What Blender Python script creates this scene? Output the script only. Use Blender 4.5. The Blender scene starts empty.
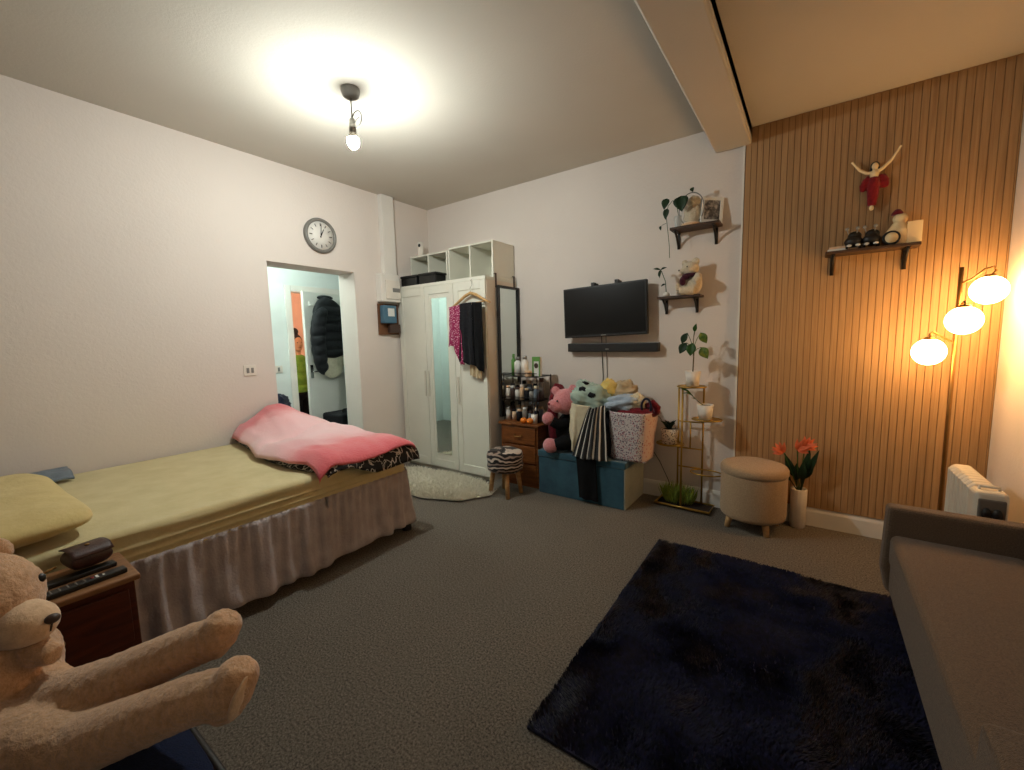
import bpy, math, random
import numpy as np
from mathutils import Vector, Matrix, Euler, noise
PI = math.pi
random.seed(7)
SC = bpy.context.scene
COL = SC.collection

# ------------------------------------------------------------------ camera
cam_data = bpy.data.cameras.new('camera')
cam = bpy.data.objects.new('camera', cam_data)
COL.objects.link(cam)
cam_data.sensor_fit = 'HORIZONTAL'
cam_data.sensor_width = 36.0
cam_data.lens = 36.0 * 417.7 / 1024
cam_data.clip_start = 0.02
_yaw, _pit, _rol = math.radians(-35.645), math.radians(6.127), math.radians(1.31)
_f = Vector((math.sin(_yaw) * math.cos(_pit), math.cos(_yaw) * math.cos(_pit), -math.sin(_pit)))
_r = Vector((math.cos(_yaw), -math.sin(_yaw), 0))
_d = _f.cross(_r)
_r2 = _r * math.cos(_rol) + _d * math.sin(_rol)
_d2 = -_r * math.sin(_rol) + _d * math.cos(_rol)
cam.matrix_world = Matrix(((_r2.x, -_d2.x, -_f.x, 0), (_r2.y, -_d2.y, -_f.y, 0), (_r2.z, -_d2.z, -_f.z, 1.32), (0, 0, 0, 1)))
SC.camera = cam

# ------------------------------------------------------------------ world, exposure
world = bpy.data.worlds.new('world'); SC.world = world
world.use_nodes = True
world.node_tree.nodes['Background'].inputs[0].default_value = (0.02, 0.022, 0.03, 1)
world.node_tree.nodes['Background'].inputs[1].default_value = 0.3
SC.view_settings.view_transform = 'Standard'
SC.view_settings.look = 'None'
SC.view_settings.gamma = 1
SC.view_settings.use_curve_mapping = False
SC.view_settings.exposure = 1.0
BULB = 750.0      # emission of the ceiling bulb
GLOBE = 17.5      # emission of the lamp globes

# ------------------------------------------------------------------ colour and materials
def lin(c):
    out = []
    for v in c[:3]:
        v /= 255.0
        out.append(v / 12.92 if v <= 0.04045 else ((v + 0.055) / 1.055) ** 2.4)
    return (out[0], out[1], out[2], 1)

class N:
    def __init__(s, name):
        s.m = bpy.data.materials.new(name); s.m.use_nodes = True
        s.t = s.m.node_tree; s.b = s.t.nodes['Principled BSDF']
        s.tc = None
    def new(s, kind, **kw):
        n = s.t.nodes.new(kind)
        for k, v in kw.items(): setattr(n, k, v)
        return n
    def link(s, a, b): s.t.links.new(a, b)
    def co(s, scale=(1, 1, 1), rot=(0, 0, 0)):
        if not s.tc: s.tc = s.new('ShaderNodeTexCoord')
        mp = s.new('ShaderNodeMapping'); s.link(s.tc.outputs['Object'], mp.inputs[0])
        mp.inputs['Scale'].default_value = scale; mp.inputs['Rotation'].default_value = rot
        return mp.outputs[0]
    def noise(s, scale, detail=3, rough=.55, sc=(1, 1, 1), dist=0):
        n = s.new('ShaderNodeTexNoise'); s.link(s.co(sc), n.inputs['Vector'])
        n.inputs['Scale'].default_value = scale; n.inputs['Detail'].default_value = detail
        n.inputs['Roughness'].default_value = rough; n.inputs['Distortion'].default_value = dist
        return n.outputs['Fac']
    def voro(s, scale, sc=(1, 1, 1), out='Distance', feature='F1'):
        n = s.new('ShaderNodeTexVoronoi', feature=feature); s.link(s.co(sc), n.inputs['Vector'])
        n.inputs['Scale'].default_value = scale
        return n.outputs[out]
    def ramp(s, fac, stops, interp='LINEAR'):
        r = s.new('ShaderNodeValToRGB'); s.link(fac, r.inputs[0]); cr = r.color_ramp; cr.interpolation = interp
        while len(cr.elements) < len(stops): cr.elements.new(.5)
        for e, (p, c) in zip(cr.elements, stops):
            e.position = p; e.color = lin(c) if max(c) > 1 else (c[0], c[1], c[2], 1)
        return r.outputs[0]
    def axis(s, i, a, b):
        # object coordinate i mapped a..b -> 0..1
        if not s.tc: s.tc = s.new('ShaderNodeTexCoord')
        sx = s.new('ShaderNodeSeparateXYZ'); s.link(s.tc.outputs['Object'], sx.inputs[0])
        mr = s.new('ShaderNodeMapRange'); s.link(sx.outputs[i], mr.inputs[0])
        mr.inputs[1].default_value = a; mr.inputs[2].default_value = b
        return mr.outputs[0]
    def mix(s, fac, a, b):
        m = s.new('ShaderNodeMix', data_type='RGBA')
        for sock, v in ((m.inputs[0], fac), (m.inputs[6], a), (m.inputs[7], b)):
            if hasattr(v, 'links'): s.link(v, sock)
            elif isinstance(v, (tuple, list)): sock.default_value = lin(v)
            else: sock.default_value = v
        return m.outputs[2]
    def math(s, op, a, b=None):
        m = s.new('ShaderNodeMath', operation=op)
        for i, v in enumerate((a, b)):
            if v is None: continue
            if hasattr(v, 'links'): s.link(v, m.inputs[i])
            else: m.inputs[i].default_value = v
        return m.outputs[0]
    def base(s, v):
        if hasattr(v, 'links'): s.link(v, s.b.inputs['Base Color'])
        else: s.b.inputs['Base Color'].default_value = lin(v)
        return s
    def bump(s, h, dist=.01, strength=1):
        b = s.new('ShaderNodeBump'); b.inputs['Distance'].default_value = dist; b.inputs['Strength'].default_value = strength
        s.link(h, b.inputs['Height']); s.link(b.outputs[0], s.b.inputs['Normal']); return s
    def set(s, rough=None, metal=None, sheen=None, spec=None, trans=None, ior=None, coat=None, alpha=None):
        for k, v in (('Roughness', rough), ('Metallic', metal), ('Sheen Weight', sheen), ('Specular IOR Level', spec),
                     ('Transmission Weight', trans), ('IOR', ior), ('Coat Weight', coat), ('Alpha', alpha)):
            if v is not None: s.b.inputs[k].default_value = v
        return s

def plain(name, c, rough=.55, var=.06, vs=6, bump=0, bs=120, **kw):
    n = N(name)
    a = tuple(max(0, x * (1 - var)) for x in c); b = tuple(min(255, x * (1 + var)) for x in c)
    n.base(n.ramp(n.noise(vs), [(.3, a), (.7, b)])).set(rough=rough, **kw)
    if bump: n.bump(n.noise(bs, 4), bump)
    return n.m
def fabric(name, c, c2=None, rough=.9, s=60, bump=.003, bs=250, sheen=.2):
    n = N(name); c2 = c2 or tuple(x * .82 for x in c)
    n.base(n.ramp(n.noise(s, 4), [(.3, c2), (.7, c)])).set(rough=rough, sheen=sheen, spec=.2).bump(n.noise(bs, 3), bump)
    return n.m
def wood(name, c1, c2, s=4, sc=(1, 1, 12), rough=.5, bump=.0008):
    n = N(name); w = n.noise(s, 5, .6, sc, 1.2)
    n.base(n.ramp(w, [(.3, c1), (.7, c2)])).set(rough=rough, spec=.35).bump(w, bump)
    return n.m
def glow(name, c, strength):
    n = N(name); n.base(c); n.b.inputs['Emission Color'].default_value = lin(c)
    n.b.inputs['Emission Strength'].default_value = strength
    return n.m

M = {}
M['wall'] = plain('wall_paint', (221, 211, 202), .85, .012, 1.5, .0015, 60, spec=.2)
M['ceil'] = plain('ceiling_paint', (202, 196, 184), .9, .012, 1.5, .001, 80, spec=.15)
M['white'] = plain('white_gloss_paint', (226, 222, 214), .45, .01)
M['hall'] = plain('hall_paint', (224, 228, 224), .8, .01, spec=.2)
M['orange'] = plain('peach_paint', (240, 204, 178), .8, .02)
M['wardrobe'] = plain('wardrobe_foil', (224, 222, 208), .4, .01)
M['wardrobe_side'] = plain('wardrobe_side_foil', (226, 214, 196), .5, .01)
M['black'] = plain('black_plastic', (20, 20, 20), .45, .1)
M['tvblack'] = plain('screen_glass', (10, 10, 10), .28, .02, spec=.35)
M['blackmetal'] = plain('black_metal', (28, 24, 22), .45, .1, metal=.4)
M['chrome'] = plain('chrome', (190, 188, 184), .18, .02, metal=1)
M['brass'] = plain('brass', (150, 112, 62), .35, .05, metal=.8)
M['gold'] = plain('gold_paint', (176, 142, 68), .35, .05, metal=.75)
M['steel'] = plain('grey_steel', (120, 118, 116), .35, .04, metal=.8)
M['mirror'] = plain('mirror_silver', (225, 235, 232), .03, 0, metal=1)
M['handle'] = plain('handle_white', (212, 206, 190), .4, .02)
# carpet
n = N('carpet'); sp = n.noise(120, 5, .8); big = n.noise(2.2, 3)
n.base(n.mix(.16, n.ramp(sp, [(.34, (34, 31, 28)), (.66, (168, 158, 144))]), n.ramp(big, [(.3, (76, 70, 64)), (.7, (120, 112, 102))])))
n.set(rough=.95, spec=.1).bump(sp, .012, 1); M['carpet'] = n.m
# slats
n = N('slat_oak'); w = n.noise(3, 5, .6, (22, 1, .7), .8)
n.base(n.ramp(w, [(.25, (150, 116, 80)), (.75, (182, 146, 104))])).set(rough=.6, spec=.25).bump(w, .0006); M['slat'] = n.m
M['slatgap'] = plain('slat_felt', (92, 64, 40), .9, .05)
M['pine'] = wood('dark_pine', (84, 44, 18), (136, 80, 38), 5, (1, 1, 9), .38)
M['pinev'] = wood('dark_pine_top', (92, 50, 22), (142, 88, 46), 5, (1, 8, 1), .35)
M['mahog'] = wood('mahogany', (58, 24, 12), (90, 42, 22), 4, (1, 1, 7), .4)
M['mahogtop'] = wood('mahogany_top', (110, 74, 46), (146, 104, 68), 5, (7, 1, 1), .45)
M['shelfwood'] = wood('walnut_shelf', (48, 34, 26), (84, 62, 46), 5, (1, 9, 1), .5)
M['lightwood'] = wood('light_wood', (176, 134, 86), (208, 166, 116), 5, (1, 1, 6), .5)
M['stoolwood'] = wood('stool_wood', (148, 108, 66), (184, 142, 94), 5, (1, 1, 6), .5)
M['hangerwood'] = wood('hanger_wood', (176, 136, 84), (206, 166, 110), 5, (6, 1, 1), .4)
M['sofa'] = fabric('sofa_weave', (120, 98, 78), (82, 67, 54), s=220, bump=.003, bs=420)
M['sofaleg'] = plain('sofa_leg', (60, 36, 22), .4)
M['sheet'] = fabric('yellow_sheet', (212, 199, 154), (200, 186, 138), s=8, bump=.002, bs=40, rough=.8)
M['pillow'] = fabric('yellow_pillowcase', (212, 192, 134), (198, 176, 118), s=10, bump=.003, bs=60)
M['skirt'] = fabric('grey_bed_skirt', (182, 172, 172), (162, 152, 152), s=12, bump=.003, bs=90, rough=.7)
M['blanket'] = None
n = N('pink_blanket'); ax = n.axis(0, -.68, .70); wob = n.noise(5, 3)
fac = n.math('ADD', ax, n.math('MULTIPLY', n.math('SUBTRACT', wob, .5), .22))
n.base(n.ramp(fac, [(0, (220, 104, 114)), (.12, (224, 120, 126)), (.2, (240, 186, 188)), (.55, (242, 200, 202)), (.76, (238, 178, 182)), (.88, (230, 126, 132)), (1, (222, 104, 112))]))
n.set(rough=.85, sheen=.5, spec=.1).bump(n.noise(90, 4), .006); M['blanket'] = n.m
n = N('leaf_print_duvet'); v = n.noise(7, 2, .5, (1, 1, 1), 2.2)
n.base(n.ramp(v, [(.0, (12, 11, 13)), (.465, (12, 11, 13)), (.48, (208, 200, 190)), (.505, (208, 200, 190)), (.52, (12, 11, 13)), (1, (12, 11, 13))])).set(rough=.8)
M['print'] = n.m
# navy shag
n = N('navy_pile'); big = n.noise(3.5, 4, .6)
n.base(n.ramp(n.noise(40, 3), [(.3, (5, 5, 17)), (.7, (20, 20, 54))])).set(rough=.75, sheen=.15, spec=.15); M['navy'] = n.m
M['fur'] = fabric('cream_fur', (240, 234, 216), (222, 214, 194), s=30, sheen=.3)
# plush
def plush(name, c, c2, bs=110, d=.012):
    n = N(name); f = n.noise(bs, 5, .7)
    n.base(n.ramp(f, [(.3, c2), (.65, c)])).set(rough=.95, sheen=.5, spec=.05).bump(f, d, .9); return n.m
M['teddy'] = plush('tan_plush', (224, 182, 142), (190, 146, 108), 75, .008)
M['muzzle'] = plush('pale_plush', (232, 200, 164), (212, 178, 142), 60, .004)
M['pinkplush'] = plush('pink_plush', (226, 150, 150), (196, 112, 118), 110, .01)
M['whiteplush'] = plush('white_plush', (226, 212, 186), (196, 178, 148), 140, .008)
M['nose'] = plain('nose_brown', (70, 50, 42), .5)
M['navyseat'] = fabric('navy_seat_fabric', (20, 32, 62), (14, 24, 48), s=120, sheen=0)
M['velvet'] = fabric('teal_velvet', (50, 92, 108), (36, 72, 88), s=9, sheen=.35)
M['velvetlit'] = fabric('lamplit_teal_velvet', (158, 162, 150), (138, 146, 136), s=9, sheen=.3)  # teal velvet with warm lamplight mixed into the colour
M['pouf'] = fabric('beige_boucle', (188, 160, 128), (158, 132, 102), s=180, bump=.004, bs=300)
M['ceramic'] = plain('white_ceramic', (226, 218, 206), .4, .02)
M['heater'] = plain('heater_enamel', (214, 206, 190), .4, .02)
M['heatergrey'] = plain('heater_grey', (104, 98, 90), .5, .03)
M['leaf'] = fabric('leaf_green', (62, 96, 40), (38, 66, 26), s=14, bump=.001, rough=.45, sheen=0)
M['leafdark'] = fabric('dark_leaf', (40, 62, 38), (26, 44, 28), s=14, bump=.001, rough=.45, sheen=0)
M['leafyellow'] = fabric('variegated_leaf', (128, 136, 50), (56, 92, 34), s=34, bump=.001, rough=.45, sheen=0)
M['grass'] = fabric('faux_grass', (150, 166, 70), (108, 132, 50), s=30, bump=.001, sheen=0)
M['stem'] = plain('stem_brown', (104, 88, 52), .6)
M['soil'] = plain('soil', (44, 32, 24), .95)
M['red'] = fabric('red_cloth', (150, 30, 36), (112, 18, 26), s=60)
M['maroon'] = fabric('maroon_cloth', (128, 26, 40), (90, 16, 28), s=40)
M['darkmaroon'] = fabric('dark_maroon', (78, 24, 40), (52, 14, 28), s=40)
M['skin'] = plain('skin', (206, 158, 118), .6)
M['hair'] = plain('black_hair', (24, 20, 18), .6)
M['flower'] = plain('orange_red_petal', (230, 112, 66), .5, .12, 20)
M['glass'] = plain('clear_glass', (235, 240, 238), .05, 0, alpha=.35)
M['puffer'] = fabric('black_puffer', (34, 35, 38), (24, 25, 28), s=20, rough=.45, sheen=0)
M['creamcoat'] = fabric('cream_wool', (214, 206, 182), (196, 186, 160), s=40)
M['blackcloth'] = fabric('black_cloth', (18, 18, 20), (10, 10, 12), s=50, sheen=0)
M['charcoal'] = fabric('charcoal_cloth', (34, 34, 38), (24, 24, 28), s=50, sheen=0)
M['mint'] = fabric('mint_cloth', (176, 194, 180), (152, 172, 158), s=16)
M['cream'] = fabric('cream_cloth', (228, 216, 186), (210, 196, 164), s=20)
M['yellow'] = fabric('yellow_cloth', (230, 202, 120), (214, 182, 96), s=20)
M['tancloth'] = fabric('tan_cloth', (206, 184, 148), (184, 160, 124), s=20)
M['palblue'] = fabric('pale_blue_cloth', (182, 194, 206), (154, 168, 184), s=16)
M['navycloth'] = fabric('navy_cloth', (30, 32, 56), (20, 22, 38), s=20)
M['greyblue'] = fabric('grey_blue_cloth', (126, 138, 148), (100, 112, 124), s=16)
M['leather'] = plain('brown_leather', (58, 32, 26), .4, .12, 30, .001, 200)
M['cork'] = plain('dark_board', (104, 68, 42), .7, .08)
M['blue'] = plain('meter_blue', (70, 108, 130), .5, .04)
M['label'] = plain('label_white', (222, 222, 216), .6, .01)
M['orangefruit'] = plain('orange_peel', (232, 128, 30), .45, .06, 20, .001, 200)
M['green'] = plain('green_plastic', (96, 150, 70), .4, .04)
M['greencloth'] = fabric('lime_top', (128, 172, 62), (104, 148, 48), s=20)
M['cardyellow'] = plain('cream_card', (246, 220, 170), .6, .03)
M['gray'] = plain('grey_plastic', (126, 124, 120), .5, .03)
M['clockrim'] = plain('clock_rim', (118, 116, 110), .4, .03)
M['clockface'] = plain('clock_face', (226, 222, 214), .5, .01)
M['silver'] = plain('dull_silver', (168, 166, 160), .3, .04, metal=.6)
M['skirtcap'] = plain('black_caster', (24, 24, 26), .5)
M['bulb'] = glow('bulb_glow', (243, 249, 244), BULB)
M['globe'] = glow('globe_glow', (255, 200, 128), GLOBE)
M['hallbulb'] = glow('hall_bulb_glow', (236, 255, 248), 36)
M['roombulb'] = glow('far_room_bulb_glow', (255, 232, 214), 60)
def stripes(name, stops, ax=0, a=0, b=1, n_=8, wob=.05, ws=6):
    n = N(name); t = n.math('MULTIPLY', n.axis(ax, a, b), n_)
    t = n.math('ADD', t, n.math('MULTIPLY', n.noise(ws, 2), wob * n_))
    n.base(n.ramp(n.math('FRACT', t), stops, 'CONSTANT')).set(rough=.9, spec=.15, sheen=.2).bump(n.noise(200, 3), .002)
    return n.m
def dots(name, base, spots, scale, thr, third=None):
    n = N(name); c = n.ramp(n.voro(scale), [(0, spots), (thr, base)], 'CONSTANT')
    if third: c = n.mix(n.ramp(n.voro(scale * .6, (1.3, 1, .9)), [(0, (255, 255, 255)), (thr * .8, (0, 0, 0))], 'CONSTANT'), c, third)
    n.base(c).set(rough=.85, spec=.2); return n.m
M['bwstripe'] = stripes('black_white_stripe', [(0, (22, 21, 22)), (.74, (222, 214, 200))], 0, -.5, .5, 22, .02)
M['knit'] = stripes('striped_knit', [(0, (36, 30, 30)), (.3, (150, 132, 120)), (.5, (30, 26, 26)), (.78, (196, 178, 162))], 2, 0, 1, 15, .12, 7)
M['pinkdots'] = dots('pink_floral_cotton', (150, 44, 86), (222, 170, 186), 70, .34)
M['floral'] = dots('floral_print', (206, 196, 192), (92, 74, 96), 85, .36, (176, 116, 122))
M['pinkfloral'] = dots('pale_pink_print', (222, 194, 184), (206, 146, 136), 36, .26)
M['potprint'] = dots('speckled_pot', (216, 206, 190), (96, 88, 78), 70, .34)

# ------------------------------------------------------------------ geometry
class G:
    def __init__(s): s.v = []; s.f = []; s.mi = []; s.cur = 0; s.smooth = []
    def add(s, vs, fs, smooth=True):
        o = len(s.v); s.v += [tuple(p) for p in vs]
        for f in fs: s.f.append(tuple(i + o for i in f)); s.mi.append(s.cur); s.smooth.append(smooth)
        return s
    def box(s, x0, x1, y0, y1, z0, z1, rot=None, piv=None):
        vs = [Vector((x, y, z)) for x in (x0, x1) for y in (y0, y1) for z in (z0, z1)]
        if rot:
            R = Euler(rot).to_matrix(); c = Vector(piv) if piv else Vector(((x0 + x1) / 2, (y0 + y1) / 2, (z0 + z1) / 2))
            vs = [R @ (v - c) + c for v in vs]
        return s.add(vs, [(0, 1, 3, 2), (4, 6, 7, 5), (0, 4, 5, 1), (2, 3, 7, 6), (0, 2, 6, 4), (1, 5, 7, 3)], False)
    def prism(s, poly, a, b, axis='z'):
        # poly: 2D outline; extruded along axis from a to b
        n = len(poly)
        def P(p, t): return {'z': (p[0], p[1], t), 'y': (p[0], t, p[1]), 'x': (t, p[0], p[1])}[axis]
        vs = [P(p, a) for p in poly] + [P(p, b) for p in poly]
        fs = [tuple(range(n)), tuple(range(2 * n - 1, n - 1, -1))] + [(i, i + n, (i + 1) % n + n, (i + 1) % n) for i in range(n)]
        return s.add(vs, fs, False)
    def tube(s, pts, rad, n=10, cap=True, flat=1.0, up=None):
        pts = [Vector(p) for p in pts]; m = len(pts)
        if not hasattr(rad, '__len__'): rad = [rad] * m
        tan = [(pts[min(i + 1, m - 1)] - pts[max(i - 1, 0)]).normalized() for i in range(m)]
        ref = Vector(up) if up else (Vector((0, 0, 1)) if abs(tan[0].z) < .9 else Vector((1, 0, 0)))
        vs = []
        u = (ref - tan[0] * ref.dot(tan[0])).normalized()
        for i in range(m):
            u = (u - tan[i] * u.dot(tan[i])).normalized(); w = tan[i].cross(u)
            for k in range(n):
                a = 2 * PI * k / n
                vs.append(pts[i] + (u * math.cos(a) * flat + w * math.sin(a)) * rad[i])
        fs = [(i * n + k, i * n + (k + 1) % n, (i + 1) * n + (k + 1) % n, (i + 1) * n + k) for i in range(m - 1) for k in range(n)]
        if cap: fs += [tuple(range(n - 1, -1, -1)), tuple((m - 1) * n + k for k in range(n))]
        return s.add(vs, fs)
    def cyl(s, p0, p1, r0, r1=None, n=20, hard=True):
        r1 = r0 if r1 is None else r1
        k = len(s.f); s.tube([p0, p1], [r0, r1], n)
        return s
    def lathe(s, prof, c=(0, 0, 0), n=28, sx=1, sy=1):
        vs = []; fs = []; m = len(prof)
        for r, z in prof:
            for k in range(n):
                a = 2 * PI * k / n; vs.append((c[0] + r * math.cos(a) * sx, c[1] + r * math.sin(a) * sy, c[2] + z))
        fs = [(i * n + k, i * n + (k + 1) % n, (i + 1) * n + (k + 1) % n, (i + 1) * n + k) for i in range(m - 1) for k in range(n)]
        if prof[0][0] > 1e-5: fs.append(tuple(range(n - 1, -1, -1)))
        if prof[-1][0] > 1e-5: fs.append(tuple((m - 1) * n + k for k in range(n)))
        return s.add(vs, fs)
    def ell(s, c, r, rot=None, nu=20, nv=12, disp=0, dsc=8, seed=0):
        if not hasattr(r, '__len__'): r = (r, r, r)
        R = Euler(rot).to_matrix() if rot else None; vs = []
        for j in range(nv + 1):
            t = PI * j / nv
            for k in range(nu):
                a = 2 * PI * k / nu
                p = Vector((math.sin(t) * math.cos(a), math.sin(t) * math.sin(a), math.cos(t)))
                if disp: p *= 1 + disp * noise.noise(p * dsc * .3 + Vector((seed, seed * 1.7, 0)))
                p = Vector((p.x * r[0], p.y * r[1], p.z * r[2]))
                if R: p = R @ p
                vs.append(p + Vector(c))
        fs = [(j * nu + k, (j + 1) * nu + k, (j + 1) * nu + (k + 1) % nu, j * nu + (k + 1) % nu) for j in range(nv) for k in range(nu)]
        return s.add(vs, fs)
    def grid(s, fn, nu, nv, flip=False):
        vs = [fn(i / nu, j / nv) for j in range(nv + 1) for i in range(nu + 1)]
        w = nu + 1
        fs = [(j * w + i, j * w + i + 1, (j + 1) * w + i + 1, (j + 1) * w + i) for j in range(nv) for i in range(nu)]
        if flip: fs = [f[::-1] for f in fs]
        return s.add(vs, fs)
    def leaf(s, base, tip, width, up=(0, 0, 1), curl=.15, heart=False, n=8):
        base, tip, up = Vector(base), Vector(tip), Vector(up)
        ax = tip - base; L = ax.length; side = ax.cross(up).normalized(); nn = side.cross(ax).normalized()
        def fn(u, v):
            w = math.sin(PI * min(1, max(0, v)) ** (.62 if heart else .85)) * width * .5
            p = base + ax * v + nn * (math.sin(v * PI) * curl * L) + side * (u * 2 - 1) * w + nn * abs(u * 2 - 1) * w * .35
            if heart: p -= ax * (abs(u * 2 - 1) * .16 * (1 - v) ** 2)
            return p
        return s.grid(fn, 4, n)
    def rot(s, e, piv=(0, 0, 0)):
        R = Euler(e).to_matrix(); c = Vector(piv)
        s.v = [tuple(R @ (Vector(v) - c) + c) for v in s.v]; return s

def obj(name, g, mat, parent=None, loc=None, bevel=0, seg=2, solid=0, remesh=0, smooth_it=0, sub=0, disp=0, dscale=.1):
    me = bpy.data.meshes.new(name)
    off = Vector(parent['_o']) if (parent is not None and '_o' in parent) else (Vector(loc) if loc is not None else Vector((0, 0, 0)))
    vs = [(v[0] - off.x, v[1] - off.y, v[2] - off.z) for v in g.v]
    me.from_pydata(vs, [], g.f)
    mats = mat if isinstance(mat, list) else [mat]
    for m in mats: me.materials.append(M[m] if isinstance(m, str) else m)
    me.polygons.foreach_set('material_index', g.mi)
    me.polygons.foreach_set('use_smooth', [True if remesh else x for x in g.smooth])
    me.update()
    o = bpy.data.objects.new(name, me); COL.objects.link(o)
    if parent is not None:
        o.parent = parent
        if '_o' in parent: o['_o'] = parent['_o']
    elif loc is not None: o.location = loc; o['_o'] = list(loc)
    if bevel:
        b = o.modifiers.new('bevel', 'BEVEL'); b.width = bevel; b.segments = seg; b.limit_method = 'ANGLE'; b.angle_limit = .7
    if remesh:
        r = o.modifiers.new('remesh', 'REMESH'); r.mode = 'VOXEL'; r.voxel_size = remesh; r.use_smooth_shade = True
    if smooth_it:
        r = o.modifiers.new('smooth', 'SMOOTH'); r.iterations = smooth_it; r.factor = .6
    if solid:
        r = o.modifiers.new('solid', 'SOLIDIFY'); r.thickness = solid; r.offset = 0
    if sub:
        r = o.modifiers.new('sub', 'SUBSURF'); r.levels = sub; r.render_levels = sub
    if disp:
        t = bpy.data.textures.new(name + '_lumps', 'CLOUDS'); t.noise_scale = dscale
        r = o.modifiers.new('disp', 'DISPLACE'); r.texture = t; r.strength = disp; r.mid_level = .5; r.texture_coords = 'LOCAL'
    return o
def tag(o, label, cat, group=None):
    o['label'] = label; o['category'] = cat
    if group: o['group'] = group
    return o
def thing(name, label, cat, loc=(0, 0, 0), group=None, world=True, rotz=0):
    """An Empty at the thing's base. world=True: its parts are written in room coordinates."""
    o = bpy.data.objects.new(name, None); COL.objects.link(o); o.location = loc; o.rotation_euler = (0, 0, rotz)
    o.empty_display_size = .05
    if world: o['_o'] = list(loc)
    return tag(o, label, cat, group)
def struct(name, g, mat, **kw):
    o = obj(name, g, mat, **kw); o['kind'] = 'structure'; return o
def arc(c, r, a0, a1, n, plane='xz', r2=None):
    out = []
    for i in range(n + 1):
        a = a0 + (a1 - a0) * i / n; u, w = r * math.cos(a), (r2 or r) * math.sin(a)
        out.append({'xz': (c[0] + u, c[1], c[2] + w), 'xy': (c[0] + u, c[1] + w, c[2]), 'yz': (c[0], c[1] + u, c[2] + w)}[plane])
    return out
def nz(x, y, z=0): return noise.noise(Vector((x, y, z)))

# ================================================================== ROOM
XL, XR, YB, YF, ZC, ZC2 = -3.593, .842, 3.445, -1.9, 2.795, 2.727
g = G().box(-7.2, XR + .1, YF - .1, 5.0, -.1, 0); struct('floor', g, 'carpet')
D0, D1, DZ = 1.666, 2.459, 2.0
g = G().box(XL - .256, XL, YF, D0, 0, ZC).box(XL - .256, XL, D1, YB + .1, 0, ZC).box(XL - .256, XL, D0, D1, DZ, ZC)
struct('wall_left', g, 'wall')
struct('wall_back', G().box(XL, XR + .1, YB, YB + .1, 0, ZC), 'wall')
struct('wall_right', G().box(XR, XR + .1, YF, YB, 0, ZC), 'wall')
struct('wall_front', G().box(XL - .256, XR + .1, YF - .1, YF, 0, ZC), 'wall')
BX0, BX1, BZ = -.622, -.394, 2.618
struct('ceiling', G().box(XL - .256, BX0, YF - .1, YB + .1, ZC, ZC + .1).box(BX1, XR + .1, YF - .1, YB + .1, ZC2, ZC2 + .16).box(BX0, BX1, YF - .1, YB + .1, BZ + .05, ZC + .1), 'ceil')
struct('trim_1', G().box(BX0, BX1, YF, YB, BZ, ZC), 'ceil', bevel=.012, seg=3)
# oak slat panel: felt backing and real slats
SX0 = -.43
struct('trim_2', G().box(SX0, XR, YB - .010, YB, .13, ZC2), 'slatgap')
g = G(); x = SX0 + .004
while x < XR - .005:
    g.box(x, min(x + .0330, XR - .002), YB - .018, YB - .009, .13, ZC2 - .001); x += .0350
struct('trim_3', g, 'slat', bevel=.0015, seg=1)
struct('trim_4', G().box(SX0 - .012, SX0, YB - .022, YB, .13, BZ), 'white')
# baseboards
def skirting(name, x0, x1):
    g = G().prism([(YB, 0), (YB, .128), (YB - .008, .128), (YB - .014, .115), (YB - .018, .1), (YB - .018, 0)], x0, x1, 'x'); struct(name, g, 'white')
skirting('baseboard_back', XL, SX0 - .012)
skirting('baseboard_slats', SX0 - .012, XR)
struct('baseboard_left', G().box(XL, XL + .018, YF, D0 - .02, 0, .12), 'white')
struct('baseboard_right', G().box(XR - .018, XR, YF, YB - .02, 0, .12), 'white')

# ================================================================== HALLWAY
HX = -5.05
F0, F1, FZ = 2.58, 3.345, 1.95
g = G().box(HX - .12, HX, .9, F0, 0, 2.5).box(HX - .12, HX, F1, 4.6, 0, 2.5).box(HX - .12, HX, F0, F1, FZ, 2.5)
struct('wall_hall_far', g, 'hall')
struct('wall_hall_left', G().box(HX, XL - .256, .8, .9, 0, 2.5), 'hall')
struct('wall_hall_right', G().box(HX, XL - .256, 4.5, 4.6, 0, 2.5), 'hall')
struct('ceiling_hall', G().box(HX - .1, XL - .256, .8, 4.6, 2.5, 2.56), 'hall')
struct('wall_hall_near', G().box(XL - .262, XL - .256, .9, D0, 0, 2.5).box(XL - .262, XL - .256, D1, 4.5, 0, 2.5).box(XL - .262, XL - .256, D0, D1, DZ, 2.5), 'hall')
g = G().box(HX, HX + .018, F0 - .075, F0, 0, FZ + .075).box(HX, HX + .018, F1, F1 + .075, 0, FZ + .075).box(HX, HX + .018, F0, F1, FZ, FZ + .075)
struct('trim_5', g, 'white', bevel=.004)
# far room
struct('wall_far_room', G().box(-7.1, -7.0, 1.6, 4.8, 0, 2.5), 'orange')
struct('wall_far_room_left', G().box(-7.0, HX - .12, 1.5, 1.6, 0, 2.5), 'orange')
struct('wall_far_room_right', G().box(-7.0, HX - .12, 4.7, 4.8, 0, 2.5), 'orange')
struct('ceiling_far_room', G().box(-7.1, HX - .12, 1.5, 4.8, 2.5, 2.56), 'orange')
# the panelled door seen inside the far room
d = struct('door_2', G().box(-6.995, -6.96, 2.98, 3.5, 0, 1.95), 'orange', bevel=.004)
obj('door_panel', G().box(-6.96, -6.95, 3.05, 3.42, 1.05, 1.8).box(-6.96, -6.95, 3.05, 3.42, .15, .9), 'orange', d, bevel=.004)
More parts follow.
